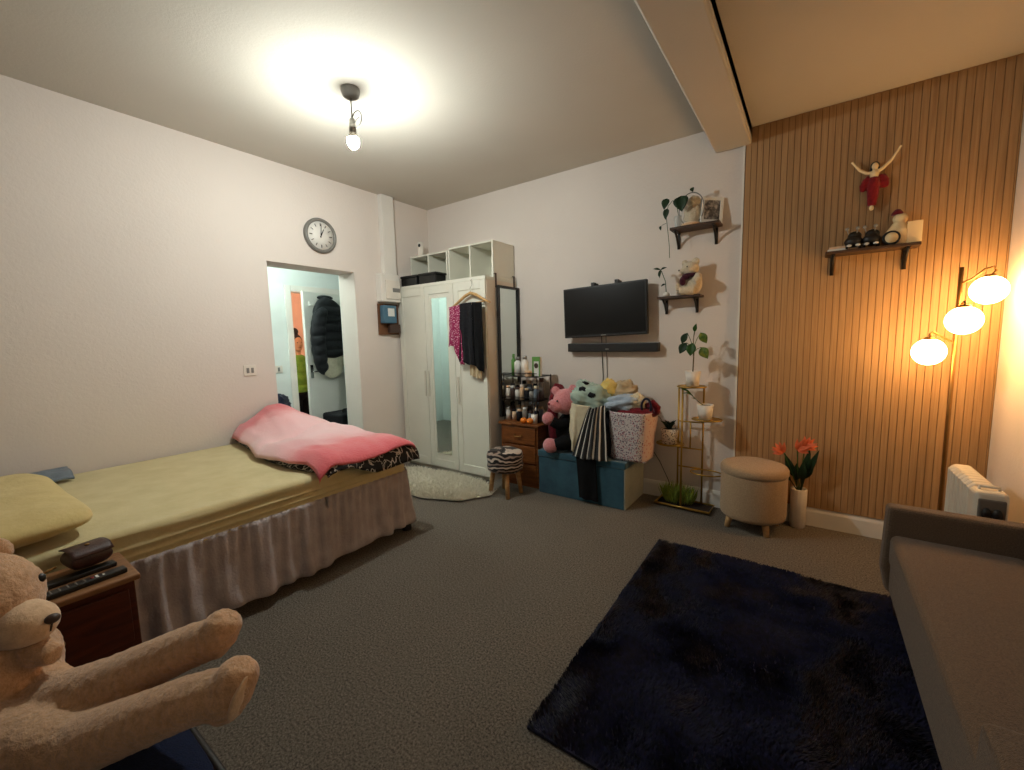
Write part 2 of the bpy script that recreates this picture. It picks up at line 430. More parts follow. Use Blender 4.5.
# hall door leaf, ajar, coats hang on it
hd = bpy.data.objects.new('door_1', None); COL.objects.link(hd); hd['kind'] = 'structure'
hd.location = (HX + .012, F1, 0); hd.rotation_euler = (0, 0, math.radians(12))
obj('door_leaf', G().box(0, .036, -.75, 0, .01, FZ - .005), 'white', hd, bevel=.003)
obj('door_handle', G().tube([(.036, -.70, 1.0), (.075, -.70, 1.0), (.08, -.60, 1.0)], .009, 8).box(.036, .042, -.72, -.68, .92, 1.08), 'chrome', hd)
obj('coat_rail', G().box(.036, .05, -.68, -.08, 1.78, 1.83), 'white', hd, bevel=.002)

def lamp_bulb(name, label, loc, r, mat, drop=.25):
    t = thing(name, label, 'ceiling light', loc)
    x, y, z = loc
    obj('ceiling_rose', G().lathe([(.045, 0), (.045, -.02), (.012, -.035), (0, -.035)], (x, y, z)), 'ceramic', t)
    obj('cord', G().cyl((x, y, z - .03), (x, y, z - drop), .003, n=8), 'white', t)
    obj('shade', G().ell((x, y, z - drop - r), r), mat, t)
lamp_bulb('hall_ceiling_lamp', 'white globe lamp lighting the hallway behind the doorway', (-4.45, 1.9, 2.5), .10, 'hallbulb', .12)
lamp_bulb('far_room_lamp', 'warm globe lamp in the peach room past the hall door', (-6.2, 2.3, 2.5), .10, 'roombulb', .15)

# ================================================================== CEILING PENDANT
PX, PY = -2.25, 1.59
t = thing('pendant_light', 'bare lit bulb on a short cord with a wire ring', 'ceiling light', (PX, PY, ZC))
obj('ceiling_rose', G().lathe([(.052, 0), (.054, -.012), (.046, -.04), (.03, -.05), (0, -.05)], (PX, PY, ZC)), 'gray', t)
obj('cord', G().cyl((PX, PY, ZC - .045), (PX, PY, 2.615), .0035, n=8), 'gray', t)
obj('lamp_holder', G().lathe([(.008, .05), (.014, .045), (.02, .0), (.021, -.03), (0, -.03)], (PX, PY, 2.585)), 'silver', t)
rg = obj('shade_ring', G().tube(arc((PX + .045, PY, 2.615), .045, 0, 2 * PI, 28, 'xz'), .003, 6, False).tube([(PX, PY, 2.59), (PX + .045, PY, 2.615), (PX + .07, PY, 2.62)], .002, 6), 'steel', t)
obj('bulb', G().lathe([(.0, -.062), (.014, -.059), (.024, -.051), (.031, -.040), (.034, -.025), (.0335, -.012), (.0325, -.006), (0, -.0055)], (PX, PY, 2.525), 32), 'bulb', t)
obj('added_bulb_collar', G().lathe([(.0325, -.0065), (.0332, -.004), (.030, .004), (.022, .018), (.015, .030), (.013, .036), (0, .036)], (PX, PY, 2.525), 32), 'ceramic', t)  # opaque collar added to hold back the bulb's upward light on the ceiling

# ================================================================== WALL THINGS (left)
CY, CZ = 2.134, 2.277
t = thing('wall_clock', 'round grey rimmed wall clock above the doorway', 'clock', (XL, CY, CZ))
g = G(); prof = [(0, 0), (.148, 0), (.150, .02), (.143, .034), (.128, .036), (.120, .024), (.118, .006), (0, .006)]
def latheX(prof, cx, cy, cz, n=48):
    g = G().lathe(prof, (0, 0, 0), n); g.v = [(cx + v[2], cy + v[0], cz + v[1]) for v in g.v]
    g.f = [f[::-1] for f in g.f] if False else g.f
    return g
obj('rim', latheX(prof, XL + .001, CY, CZ), 'clockrim', t)
obj('dial', latheX([(0, .018), (.121, .018), (.121, .021), (0, .021)], XL + .001, CY, CZ), 'clockface', t)
for k in range(12):
    g = G(); a = k * PI / 6; c, s_ = math.sin(a), math.cos(a)
    p1 = (XL + .024, CY + c * .104, CZ + s_ * .104)
    g.tube([(XL + .0235, CY + c * .080, CZ + s_ * .080), p1], .0052 if k % 3 == 0 else .0038, 5)
    obj('hour_mark', g, 'heatergrey', t)
obj('minute_hand', G().tube([(XL + .028, CY - .004, CZ - .02), (XL + .028, CY + .006, CZ + .096)], [.004, .0025], 5), 'blackmetal', t)
obj('hour_hand', G().tube([(XL + .026, CY - .006, CZ - .014), (XL + .026, CY + .028, CZ + .056)], [.005, .0035], 5), 'blackmetal', t)

tag(obj('cable_trunking', G().box(XL, XL + .06, 2.775, 2.925, 2.012, ZC - .002), 'white', loc=(XL, 2.85, 2.0), bevel=.004),
    'white vertical trunking box running up to the ceiling', 'trunking')
t = thing('fuse_box', 'white electric fuse box beneath the trunking', 'fuse box', (XL, 2.82, 1.73))
obj('case', G().box(XL, XL + .085, 2.70, 2.935, 1.735, 2.012), 'white', t, bevel=.008)
obj('cover', G().box(XL + .085, XL + .098, 2.75, 2.93, 1.765, 1.95), 'ceramic', t, bevel=.004)
obj('switch_window', G().box(XL + .098, XL + .101, 2.83, 2.92, 1.835, 1.875), 'gray', t)
t = thing('meter_board', 'brown backboard with a blue electricity meter', 'meter', (XL, 2.82, 1.41))
obj('board', G().box(XL, XL + .02, 2.70, 2.945, 1.405, 1.72), 'cork', t)
m_ = obj('meter', G().box(XL + .02, XL + .085, 2.715, 2.875, 1.52, 1.70), 'blue', t, bevel=.008)
obj('display', G().box(XL + .085, XL + .087, 2.765, 2.845, 1.59, 1.67).box(XL + .087, XL + .088, 2.78, 2.83, 1.63, 1.645), 'label', m_)
obj('cut_out', G().box(XL + .02, XL + .07, 2.80, 2.93, 1.425, 1.51), 'nose', t, bevel=.005)

t = thing('light_switch', 'white double switch plate low on the left wall', 'switch', (XL, 1.47, 1.09))
obj('plate', G().box(XL, XL + .008, 1.425, 1.517, 1.088, 1.172), 'ceramic', t, bevel=.003)
for yy in (1.445, 1.478): obj('rocker', G().box(XL + .008, XL + .013, yy, yy + .018, 1.11, 1.15), 'gray', t, bevel=.001)
t = thing('hall_switch', 'small white switch on the hallway wall by the peach gap', 'switch', (HX, 2.37, 1.0))
obj('plate', G().box(HX, HX + .008, 2.33, 2.42, 1.0, 1.085), 'ceramic', t, bevel=.003)
obj('rocker', G().box(HX + .008, HX + .013, 2.365, 2.385, 1.02, 1.065), 'gray', t)

# ================================================================== BED
t = thing('bed', 'double bed with yellow fitted sheet and grey gathered skirt', 'bed', (-2.9, .9, 0))
MX0, MX1, MY0, MY1 = -3.568, -2.235, -.10, 1.86
# mattress under sheet with three slack folds running round the side
def sheet_profile():
    P = []
    for a in range(7):
        th = PI / 2 * a / 6; P.append((-.03 + .03 * math.sin(th), .555 + .03 * math.cos(th)))
    P += [(.002, .540), (-.004, .528), (.004, .515), (.006, .508), (-.005, .496), (.004, .482), (.007, .474), (-.003, .462), (.006, .450), (.008, .440), (-.004, .432)]
    return P
prof = sheet_profile(); g = G()
ring = []
def rr(x0, x1, y0, y1, r, n=6):
    out = []
    for cx, cy, a0 in ((x1 - r, y1 - r, 0), (x0 + r, y1 - r, PI / 2), (x0 + r, y0 + r, PI), (x1 - r, y0 + r, 1.5 * PI)):
        for i in range(n + 1): a = a0 + PI / 2 * i / n; out.append((cx + r * math.cos(a), cy + r * math.sin(a), math.cos(a), math.sin(a)))
    return out
def dens(loop, m=24):
    out = []
    for i in range(len(loop)):
        a, b = loop[i], loop[(i + 1) % len(loop)]
        L = math.hypot(a[0] - b[0], a[1] - b[1]); k = max(1, int(L / .04))
        for j in range(k): u = j / k; out.append(tuple(a[q] + (b[q] - a[q]) * u for q in range(4)))
    return out
loop = dens(rr(MX0, MX1, MY0, MY1, .07)); nl = len(loop)
vs = []
for k, (o_, z) in enumerate(prof):
    for (x, y, nx, ny) in loop:
        w = .006 * nz(x * 3 + k * .4, y * 3, k * .7) if k > 5 else 0
        vs.append((x + nx * (o_ + w), y + ny * (o_ + w), z + (.008 * nz(x * 2, y * 2, k * .3) if k > 5 else 0)))
fs = [(k * nl + i, (k + 1) * nl + i, (k + 1) * nl + (i + 1) % nl, k * nl + (i + 1) % nl) for k in range(len(prof) - 1) for i in range(nl)]
g.add(vs, fs)
def top(u, v):
    x = MX0 + .03 + (MX1 - MX0 - .06) * u; y = MY0 + .03 + (MY1 - MY0 - .06) * v
    e = min(u, 1 - u, v, 1 - v); e = min(1, e / .04)
    # long soft creases running the length of the bed
    z = .585 + e * (.004 * nz(x * 2.2, y * 1.1) + .0035 * max(0, 1 - abs((x + 2.42 + .03 * math.sin(y * 3)) / .012)) + .003 * max(0, 1 - abs((x + 3.38 + .02 * math.sin(y * 4)) / .012)) + .0025 * max(0, 1 - abs((y - 1.0 + .25 * (x + 2.9)) / .012)))
    return (x, y, z)
g.grid(top, 60, 60)
obj('mattress', g, 'sheet', t)
obj('base', G().box(MX0 + .02, MX1 - .09, MY0 + .02, MY1 - .09, .17, .43), 'blackcloth', t)
# gathered skirt round the open sides
path = []
y = MY0
while y < MY1 - .06: path.append((MX1 + .012, y, 1, 0)); y += .012
for i in range(9):
    a = PI / 2 * i / 8; path.append((MX1 - .058 + .07 * math.cos(a), MY1 - .058 + .07 * math.sin(a), math.cos(a), math.sin(a)))
x = MX1 - .07
while x > MX0: path.append((x, MY1 + .012, 0, 1)); x -= .012
L_ = len(path)
def skirt(u, v):
    i = min(L_ - 1, int(u * (L_ - 1))); x, y, nx, ny = path[i]; s_ = i * .012
    z0 = .452; zb = .075 + .045 * nz(s_ * 1.3, 3) + (.03 if i > L_ * .72 else 0)
    zb += .10 * math.exp(-((s_ - 1.0) / .10) ** 2) * 0
    ph = s_ * 46 + 9 * nz(s_ * 1.9, 9) + 2.6 * v * nz(s_ * 3.2, v * 1.6)
    sn = math.sin(ph); sn = math.copysign(abs(sn) ** .7, sn); am = .8 + .8 * abs(nz(s_ * 2.6, 4))
    f = (v ** .55 * (.016 * sn * am + .012 * math.sin(ph * .41 + 1 + v)) + .006 * math.sin(s_ * 130 + 3 * v) * (1 - v) ** .5 + .006 * (1 - v)) + .030 * v + .014 * v * nz(s_ * 6, v * 4)
    if ny == 0 and y < .42: f *= .12 + .88 * max(0, (y - .36) / .06)
    return (x + nx * (f - .006), y + ny * (f - .006), z0 + (zb - z0) * v)
obj('bed_skirt', G().grid(skirt, L_ - 1, 16), 'skirt', t, solid=.003)
for (x, y) in ((-2.285, 1.865), (-3.50, 1.86), (-2.30, -.02), (-3.5, -.02)):
    lg = obj('leg', G().cyl((x, y, .07), (x, y, .2), .016, n=12), 'steel', t)
    obj('foot', G().lathe([(.0, 0), (.032, 0), (.034, .01), (.034, .06), (.026, .072), (0, .072)], (x, y, 0)), 'skirtcap', lg)

# cushion-like superellipsoid
def cushion(c, r, rot=(0, 0, 0), e=.35, lump=.06, nu=48, nv=24, seed=0):
    g = G(); R = Euler(rot).to_matrix(); vs = []
    def sg(x, p): return math.copysign(abs(x) ** p, x)
    for j in range(nv + 1):
        t_ = -PI / 2 + PI * j / nv
        for k in range(nu):
            a = 2 * PI * k / nu; ct = math.cos(t_)
            p = Vector((sg(math.cos(a), e) * abs(ct) ** .45, sg(math.sin(a), e) * abs(ct) ** .45, math.sin(t_)))
            p.z *= 1 - .35 * (p.x * p.x * p.y * p.y)
            d_ = lump * noise.noise(Vector((p.x * 2 + seed, p.y * 2, p.z)))
            p = Vector((p.x * r[0] * (1 + d_ * .3), p.y * r[1] * (1 + d_ * .3), p.z * r[2] * (1 + d_ * 2)))
            vs.append(R @ p + Vector(c))
    fs = [(j * nu + k, j * nu + (k + 1) % nu, (j + 1) * nu + (k + 1) % nu, (j + 1) * nu + k) for j in range(nv) for k in range(nu)]
    return g.add(vs, fs)
tag(obj('pillow', cushion((-2.78, .015, .655), (.54, .305, .068), (0, 0, .03), e=.24, lump=.12, seed=3), 'pillow', loc=(-2.8, .015, .59)),
    'yellow pillow at the head of the bed', 'pillow')
# grey blue garment behind the pillow
def gcl(u, v):
    x = -3.56 + .2 * v + .03 * nz(u * 4, v * 3); y = -.1 + .52 * u
    return (x, y, .602 + .05 * (1 - v) * (1 - u * .6) + .012 * nz(u * 6, v * 6) + .02 * math.sin(v * PI))
tag(obj('folded_garment', G().grid(gcl, 24, 12), 'greyblue', loc=(-3.4, .1, .59), solid=.012), 'grey blue garment lying between pillow and wall', 'clothing')

# duvet with leaf print underneath, pink blanket above
def pile(u, v, lift, inset=0):
    # u 0..1 from the wall (x) to the open side; v 0..1 from near edge to the foot end
    x = -3.565 + 1.36 * u
    yn = 1.32 - .13 * min(1, u * 1.8) + .05 * max(0, u - .8) / .2
    y0, y1 = yn + inset * .4, 1.90 - inset * .2
    y = y0 + (y1 - y0) * v
    peak = .17 * math.exp(-((u - .0) / .30) ** 2) * math.exp(-((v - .60) / .33) ** 2)
    h = .060 + .02 * nz(u * 3, v * 2.5, 4) + peak * .95
    ed = min(1, v / .10) ; ed2 = min(1, (1 - v) / .10); h *= (ed ** .5) * (.35 + .65 * ed2 ** .5)
    h += .018 * math.sin((u * 7 + v * 4) + 3 * nz(u * 2, v * 2)) * (.4 + .6 * v) * .6
    z = .592 + max(.004, h) + lift
    return x, y, z
def duv(u, v):
    x, y, z = pile(min(1, u * 1.07), v, 0)
    z = .592 + (z - .592) * .62
    if u > .92: # hangs over the side of the bed
        w = (u - .92) / .08; lo = .0 if v > .30 else .0
        x = -2.215 + .045 * math.sin(w * PI / 2) ; dr = .075 * min(1, max(0, (v - .22) / .25)) * (1 - .5 * max(0, v - .6)) + .015
        z = z - w * w * (z - .592) * .5 - dr * w ** 1.5
    return (x, y, z)
tag(obj('duvet', G().grid(duv, 90, 40), 'print', loc=(-2.9, 1.5, .59), solid=.022), 'black duvet with white leaf print folded under the pink blanket', 'duvet')
def blk(u, v):
    x, y, z = pile(u * 1.0, v, .030, 0)
    y = y - .02 + .03 * nz(u * 5, 2) * (1 - v)
    # folds
    z += .010 * math.sin(u * 9 + v * 5 + 2 * nz(u * 3, v * 3)) + .008 * nz(u * 9, v * 9, 7)
    z += .022 * math.exp(-((u - .84) / .05) ** 2) * v - .012 * math.exp(-((u - .52 + .2 * v) / .03) ** 2) + .010 * math.exp(-((v - .45 + .3 * u) / .05) ** 2)
    if u > .90:
        w = (u - .90) / .10; q = min(1, max(0, (v - .0) / .5))
        x = -2.34 + .165 * math.sin(w * PI / 2); z -= .072 * w ** 1.7 * (1 - .35 * v)
        y -= .03 * w * (1 - v)
    return (x, y, z)
tag(obj('pink_blanket', G().grid(blk, 110, 60), 'blanket', loc=(-2.9, 1.5, .62), solid=.018), 'pink plush blanket heaped across the foot of the bed', 'blanket')

# ================================================================== NIGHTSTAND
t = thing('nightstand', 'small dark wooden bedside cabinet against the bed', 'bedside table', (-2.07, .16, 0))
obj('cabinet_body', G().box(-2.195, -1.94, -.04, .355, 0, .498), 'mahog', t, bevel=.004)
obj('cabinet_top', G().box(-2.212, -1.925, -.055, .37, .498, .52), 'mahogtop', t, bevel=.006)
for z0 in (.06, .28):
    dr = obj('drawer', G().box(-1.94, -1.928, -.02, .335, z0, z0 + .195), 'mahog', t, bevel=.003)
    obj('knob', G().ell((-1.918, .157, z0 + .1), .013), 'brass', dr)
def remote(name, label, p0, p1, w, th, mat, btn=True):
    p0, p1 = Vector(p0), Vector(p1); d_ = p1 - p0; L = d_.length; a = math.atan2(d_.y, d_.x)
    t = thing(name, label, 'remote control', p0, world=False, rotz=a)
    obj('case', G().box(0, L, -w / 2, w / 2, 0, th), mat, t, bevel=.004)
    if btn:
        g = G()
        for i in range(9):
            for j in (-1, 0, 1): g.ell((L * (.06 + .07 * i), j * w * .27, th), (.004, .004, .002), nu=8, nv=4)
        obj('buttons', g, 'heatergrey', t)
        obj('label_marks', G().box(L * .72, L * .745, -w * .3, w * .3, th, th + .0006).box(L * .78, L * .80, -w * .25, w * .1, th, th + .0006), 'label', t)
        obj('red_button', G().ell((L * .69, 0, th), (.006, .006, .003), nu=10, nv=5), 'red', t)
remote('television_remote', 'long black television remote on the front edge of the bedside cabinet', (-1.972, .06, .52), (-1.99, .345, .52), .038, .018, 'black')
remote('black_remote', 'plain black remote behind the longer one, under the wallet', (-2.06, .04, .52), (-2.085, .335, .52), .042, .016, 'black', False)
t = thing('wallet', 'dark brown leather wallet bag on the bedside cabinet', 'wallet', (-2.125, .270, .539), world=False, rotz=math.radians(100))
obj('pouch', cushion((0, 0, .034), (.058, .056, .034), e=.22, lump=.03, nu=32, nv=16), 'leather', t)
obj('flap', G().grid(lambda u, v: ((u - .5) * .112, -.06 + .11 * v + .0, .066 + .008 * math.sin(v * PI) - .035 * max(0, .25 - v) * 4 * .4), 10, 8), 'leather', t, solid=.004)
obj('clasp', G().ell((0, -.012, .078), (.008, .006, .003), nu=12, nv=6), 'brass', t)
obj('strap', G().tube([(-.08, .0, .03), (-.11, .01, .02), (-.14, .0, .005), (-.17, .01, -.008), (-.19, .0, -.01)], .004, 6), 'brass', t)
# ================================================================== CHAIR + GIANT TEDDY
t = thing('chair', 'navy padded chair with black metal frame carrying the big teddy', 'chair', (-1.3, 0, 0))
obj('seat', cushion((-1.285, 0, .385), (.335, .285, .04), e=.28, lump=.02), 'navyseat', t)
obj('seat_frame', G().tube([(-1.62, -.285, .345), (-1.62, .30, .345), (-.945, .30, .345), (-.945, -.285, .345), (-1.62, -.285, .345)], .012, 8), 'blackmetal', t)
for (x, y) in ((-.945, .30), (-1.62, .30), (-.945, -.285), (-1.62, -.285)):
    obj('leg', G().tube([(x, y, .36), (x + (.02 if x > -1.3 else -.02), y + (.02 if y > 0 else -.03), .0)], .012, 8), 'blackmetal', t)
obj('backrest', cushion((-1.285, -.30, .68), (.30, .035, .17), e=.3, lump=.02), 'navyseat', t)
for x in (-1.6, -.97): obj('back_post', G().tube([(x, -.285, .34), (x, -.31, .82)], .012, 8), 'blackmetal', t)

t = thing('giant_teddy_bear', 'giant tan teddy bear sitting with outstretched legs in the foreground', 'teddy bear', (-1.50, .02, .42))
bc = Vector((-1.56, .01, .56))
g = G()
g.ell((-1.60, -.01, .535), (.15, .15, .14), disp=.08)                # belly and chest
g.ell((-1.60, .0, .62), (.10, .10, .07))
g.ell((-1.605, .008, .715), (.122, .118, .118), disp=.04)            # head
g.tube([(-1.50, -.04, .47), (-1.36, .03, .463), (-1.254, .102, .470), (-1.176, .162, .507), (-1.06, .255, .562), (-1.01, .293, .578)], [.082, .076, .064, .057, .051, .049], 16)   # near leg
g.tube([(-1.002, .293, .530), (-.992, .305, .575), (-.972, .326, .625), (-.966, .332, .640)], [.034, .050, .042, .026], 16)
g.tube([(-1.56, .06, .47), (-1.426, .103, .485), (-1.332, .178, .524), (-1.20, .285, .598), (-1.15, .325, .622)], [.078, .066, .060, .051, .048], 16)   # far leg
g.tube([(-1.145, .325, .595), (-1.130, .338, .632), (-1.112, .353, .668), (-1.108, .357, .680)], [.036, .046, .040, .026], 16)
g.tube([(-1.63, .06, .60), (-1.55, .07, .600), (-1.49, .080, .602), (-1.440, .110, .596)], [.045, .042, .036, .024], 12)      # far arm
g.tube([(-1.60, -.12, .60), (-1.52, -.17, .54), (-1.46, -.15, .50), (-1.45, -.11, .48)], [.05, .05, .046, .036], 12)      # near arm
g.ell((-1.755, .045, .785), (.028, .045, .045)).ell((-1.67, -.11, .79), (.028, .045, .045))
obj('plush_body', g, 'teddy', t, remesh=.0075, smooth_it=6, disp=.006, dscale=.012)
g = G().ell((-1.512, .068, .672), (.075, .058, .052), (0, .10, .62), disp=.03)
obj('muzzle', g, 'muzzle', t)
obj('nose', G().ell((-1.447, .113, .684), (.012, .014, .011)), 'nose', t)
obj('sewn_mouth', G().tube([(-1.447, .112, .675), (-1.452, .108, .655), (-1.47, .09, .640)], .0022, 6), 'nose', t)
for p in ((-1.497, -.022, .745), (-1.572, .112, .745)):
    e_ = obj('eye', G().ell(p, .012), 'black', t)
obj('sole', G().ell((-.958, .318, .578), (.012, .036, .052), (0, .35, .62)), 'muzzle', t)
tag(obj('pen', G().tube([(-2.02, .02, .527), (-2.06, .10, .527)], .007, 8).tube([(-2.02, .02, .527), (-2.012, .005, .527)], [.007, .002], 8), 'ceramic', loc=(-2.03, .05, .52)), 'short white pen lying on the bedside cabinet', 'pen')

# ================================================================== WARDROBE
WX0, WX1, WF, WB, WH = -3.568, -2.39, 2.955, 3.435, 1.90
t = thing('wardrobe', 'white three door wardrobe with a mirrored centre door', 'wardrobe', (-2.98, 3.2, 0))
for xs in (WX0, WX1 - .018): obj('side_panel', G().box(xs, xs + .018, WF + .02, WB, 0, WH - .03), 'wardrobe_side', t, bevel=.001)
g = G().box(WX0, WX1, WF + .003, WB, WH - .03, WH)
g.box(WX0 + .018, WX1 - .018, WF + .03, WB, .05, .07).box(WX0 + .018, WX1 - .018, WB - .01, WB, .05, WH - .03).box(WX0 + .018, WX1 - .018, WF + .04, WF + .055, 0, .055)
obj('carcass', g, 'wardrobe', t, bevel=.002)
dw = (WX1 - WX0) / 3
for k in range(3):
    x0, x1 = WX0 + dw * k + .003, WX0 + dw * (k + 1) - .003; z0, z1 = .045, WH - .032; fr = .058
    g = G().box(x0, x0 + fr, WF, WF + .018, z0, z1).box(x1 - fr, x1, WF, WF + .018, z0, z1).box(x0 + fr, x1 - fr, WF, WF + .018, z0, z0 + .08).box(x0 + fr, x1 - fr, WF, WF + .018, z1 - .08, z1)
    g.box(x0 + fr - .002, x1 - fr + .002, WF + .007, WF + .016, z0 + .078, z1 - .078)
    d_ = obj('door', g, 'wardrobe', t, bevel=.0025)
    if k == 1:
        obj('mirror_pane', G().box(-3.085, -2.875, WF + .002, WF + .0068, .19, 1.745), 'mirror', d_)
    hx = {0: x1 - .032, 1: x0 + .010, 2: x0 + .020}[k]
    zc = .85 if k == 2 else .90
    hd_ = obj('handle', G().box(hx, hx + .022, WF - .016, WF - .006, zc - .13, zc + .13).box(hx + .006, hx + .016, WF - .007, WF, zc - .10, zc - .085).box(hx + .006, hx + .016, WF - .007, WF, zc + .085, zc + .10), 'handle', d_, bevel=.002)
# cube shelves on top
def cube_unit(label, x0, x1, y0):
    t = thing('cube_shelf', label, 'shelf unit', ((x0 + x1) / 2, (y0 + 3.43) / 2, WH))
    z0, z1, th = WH + .001, WH + .335, .015; xm = (x0 + x1) / 2
    g = G().box(x0, x1, y0, 3.432, z0, z0 + th).box(x0, x1, y0, 3.432, z1 - th, z1).box(x0, x0 + th, y0, 3.432, z0 + th, z1 - th).box(x1 - th, x1, y0, 3.432, z0 + th, z1 - th)
    obj('frame', g, 'wardrobe', t, bevel=.0015)
    obj('divider', G().box(xm - th / 2, xm + th / 2, y0 + .002, 3.42, z0 + th, z1 - th), 'wardrobe', t)
    obj('back_panel', G().box(x0 + th, x1 - th, 3.42, 3.43, z0 + th, z1 - th), 'wardrobe', t)
cube_unit('white two cube shelf unit at the right of the wardrobe top', -2.965, -2.405, 3.10)
cube_unit('white two cube shelf unit behind the black boxes', -3.575, -3.03, 3.15)
for k, (x0, x1, lb) in enumerate(((-3.555, -3.30, 'black storage box nearest the fuse box on the wardrobe'), (-3.285, -3.03, 'black storage box beside the open shelf on the wardrobe'))):
    t = thing('storage_box', lb, 'box', ((x0 + x1) / 2, 3.05, WH), group='black boxes on the wardrobe')
    obj('tub', G().box(x0 + .008, x1 - .008, 2.985, 3.135, WH + .001, WH + .085), 'black', t, bevel=.008)
    obj('lid', G().box(x0, x1, 2.98, 3.14, WH + .085, WH + .108), 'black', t, bevel=.006)
t = thing('baby_monitor', 'white upright camera on top of the left shelf unit', 'camera', (-3.46, 3.2, 2.236))
obj('body', G().lathe([(0, 0), (.038, 0), (.038, .006), (.030, .02), (.033, .13), (.026, .148), (0, .15)], (-3.46, 3.2, 2.236)), 'ceramic', t)
obj('lens', G().ell((-3.448, 3.170, 2.345), (.018, .007, .018)), 'black', t)

# mirror hung on the wardrobe side
t = thing('hanging_mirror', 'tall black framed mirror hung on the wardrobe side', 'mirror', (-2.38, 3.26, .5))
mx0, mx1, my0, my1, mz0, mz1 = -2.376, -2.350, 3.10, 3.432, .60, 1.825
g = G().box(mx0, mx1, my0, my0 + .022, mz0, mz1).box(mx0, mx1, my1 - .022, my1, mz0, mz1).box(mx0, mx1, my0 + .022, my1 - .022, mz0, mz0 + .022).box(mx0, mx1, my0 + .022, my1 - .022, mz1 - .022, mz1)
obj('frame', g, 'black', t, bevel=.002)
obj('glass', G().box(mx0 + .002, mx0 + .012, my0 + .022, my1 - .022, mz0 + .022, mz1 - .022), 'mirror', t)
for y in (my0 + .012, my1 - .03):
    obj('hook', G().box(-2.389, -2.384, y - .010, y + .010, mz1 - .02, 1.935).box(-2.404, -2.384, y - .010, y + .010, 1.93, 1.936) if y < 3.2 else G().box(-2.389, -2.384, y - .010, y + .010, mz1 - .02, 1.935).box(-2.404, -2.384, y - .010, y + .010, 1.93, 1.936), 'shelfwood', t)

# hanger with clothes on right door
HY = WF - .035
t = thing('clothes_hanger', 'wooden clothes hanger hooked over the right wardrobe door', 'hanger', (-2.53, HY, 1.68))
hx, hz = -2.535, 1.742
obj('arms', G().tube([(-2.775, HY, 1.635), (-2.70, HY, 1.672), (-2.60, HY, 1.73), (hx, HY, 1.752), (-2.47, HY, 1.735), (-2.38, HY, 1.685), (-2.31, HY, 1.655)], [.008, .012, .014, .015, .014, .012, .008], 10), 'hangerwood', t)
obj('bar', G().tube([(-2.74, HY, 1.65), (-2.345, HY, 1.672)], .005, 8), 'hangerwood', t)
obj('hook', G().tube([(hx, HY, 1.76), (hx, HY, 1.80), (hx + .02, HY, 1.82), (hx + .01, HY + .01, 1.855), (hx - .01, HY + .02, 1.868), (hx - .01, HY + .034, 1.875)], .003, 8), 'chrome', t)
def drape(name, label, mat, xs_top, xs_bot, z_top, z_bot, y, folds=5, amp=.012, cat='clothing', loc=None, edge=.02, solid=.004, parent=None, nu=60, nv=40, zfun=None, seed=0, depth=0):
    def fn(u, v):
        x0 = xs_top[0] + (xs_bot[0] - xs_top[0]) * v; x1 = xs_top[1] + (xs_bot[1] - xs_top[1]) * v
        zt = z_top[0] + (z_top[1] - z_top[0]) * u if hasattr(z_top, '__len__') else z_top
        zb = zfun(u) if zfun else (z_bot[0] + (z_bot[1] - z_bot[0]) * u if hasattr(z_bot, '__len__') else z_bot)
        zb += edge * nz(u * 4 + seed, seed)
        x = x0 + (x1 - x0) * u + .01 * nz(v * 4 + seed, u * 3)
        f = amp * (.25 + .75 * v) * math.sin(u * folds * 2 * PI + 2.2 * nz(v * 1.5 + seed, u * 2)) - depth * math.sin(u * PI)
        return (x, y + f, zt + (zb - zt) * v)
    g = G().grid(fn, nu, nv)
    o = obj(name, g, mat, parent, loc=loc, solid=solid)
    return tag(o, label, cat) if label else o
drape('pink_patterned_top', 'pink patterned top at the left end of the wooden hanger', 'pinkdots', (-2.79, -2.64), (-2.80, -2.62), (1.640, 1.655), 1.10, HY - .020, 2, .012, loc=(-2.7, HY, 1.1),
      zfun=lambda u: 1.27 - .17 * min(1, max(0, (u - .35) / .35)))
drape('charcoal_skirt', 'charcoal pleated skirt in the middle of the wooden hanger', 'charcoal', (-2.645, -2.50), (-2.665, -2.49), (1.662, 1.668), (1.13, 1.10), HY - .032, 2, .010, loc=(-2.56, HY, 1.1), seed=3)
drape('black_skirt', 'black skirt on the wooden hanger nearest the mirror', 'blackcloth', (-2.50, -2.385), (-2.50, -2.375), (1.668, 1.66), (1.10, 1.03), HY - .026, 1.5, .012, loc=(-2.45, HY, 1.05), seed=6)
drape('beige_lining', 'pale beige garment showing below the black skirt', 'tancloth', (-2.58, -2.42), (-2.58, -2.43), 1.60, (1.00, .97), HY + .008, 3, .006, loc=(-2.5, HY, 1.0), seed=8, edge=.01)

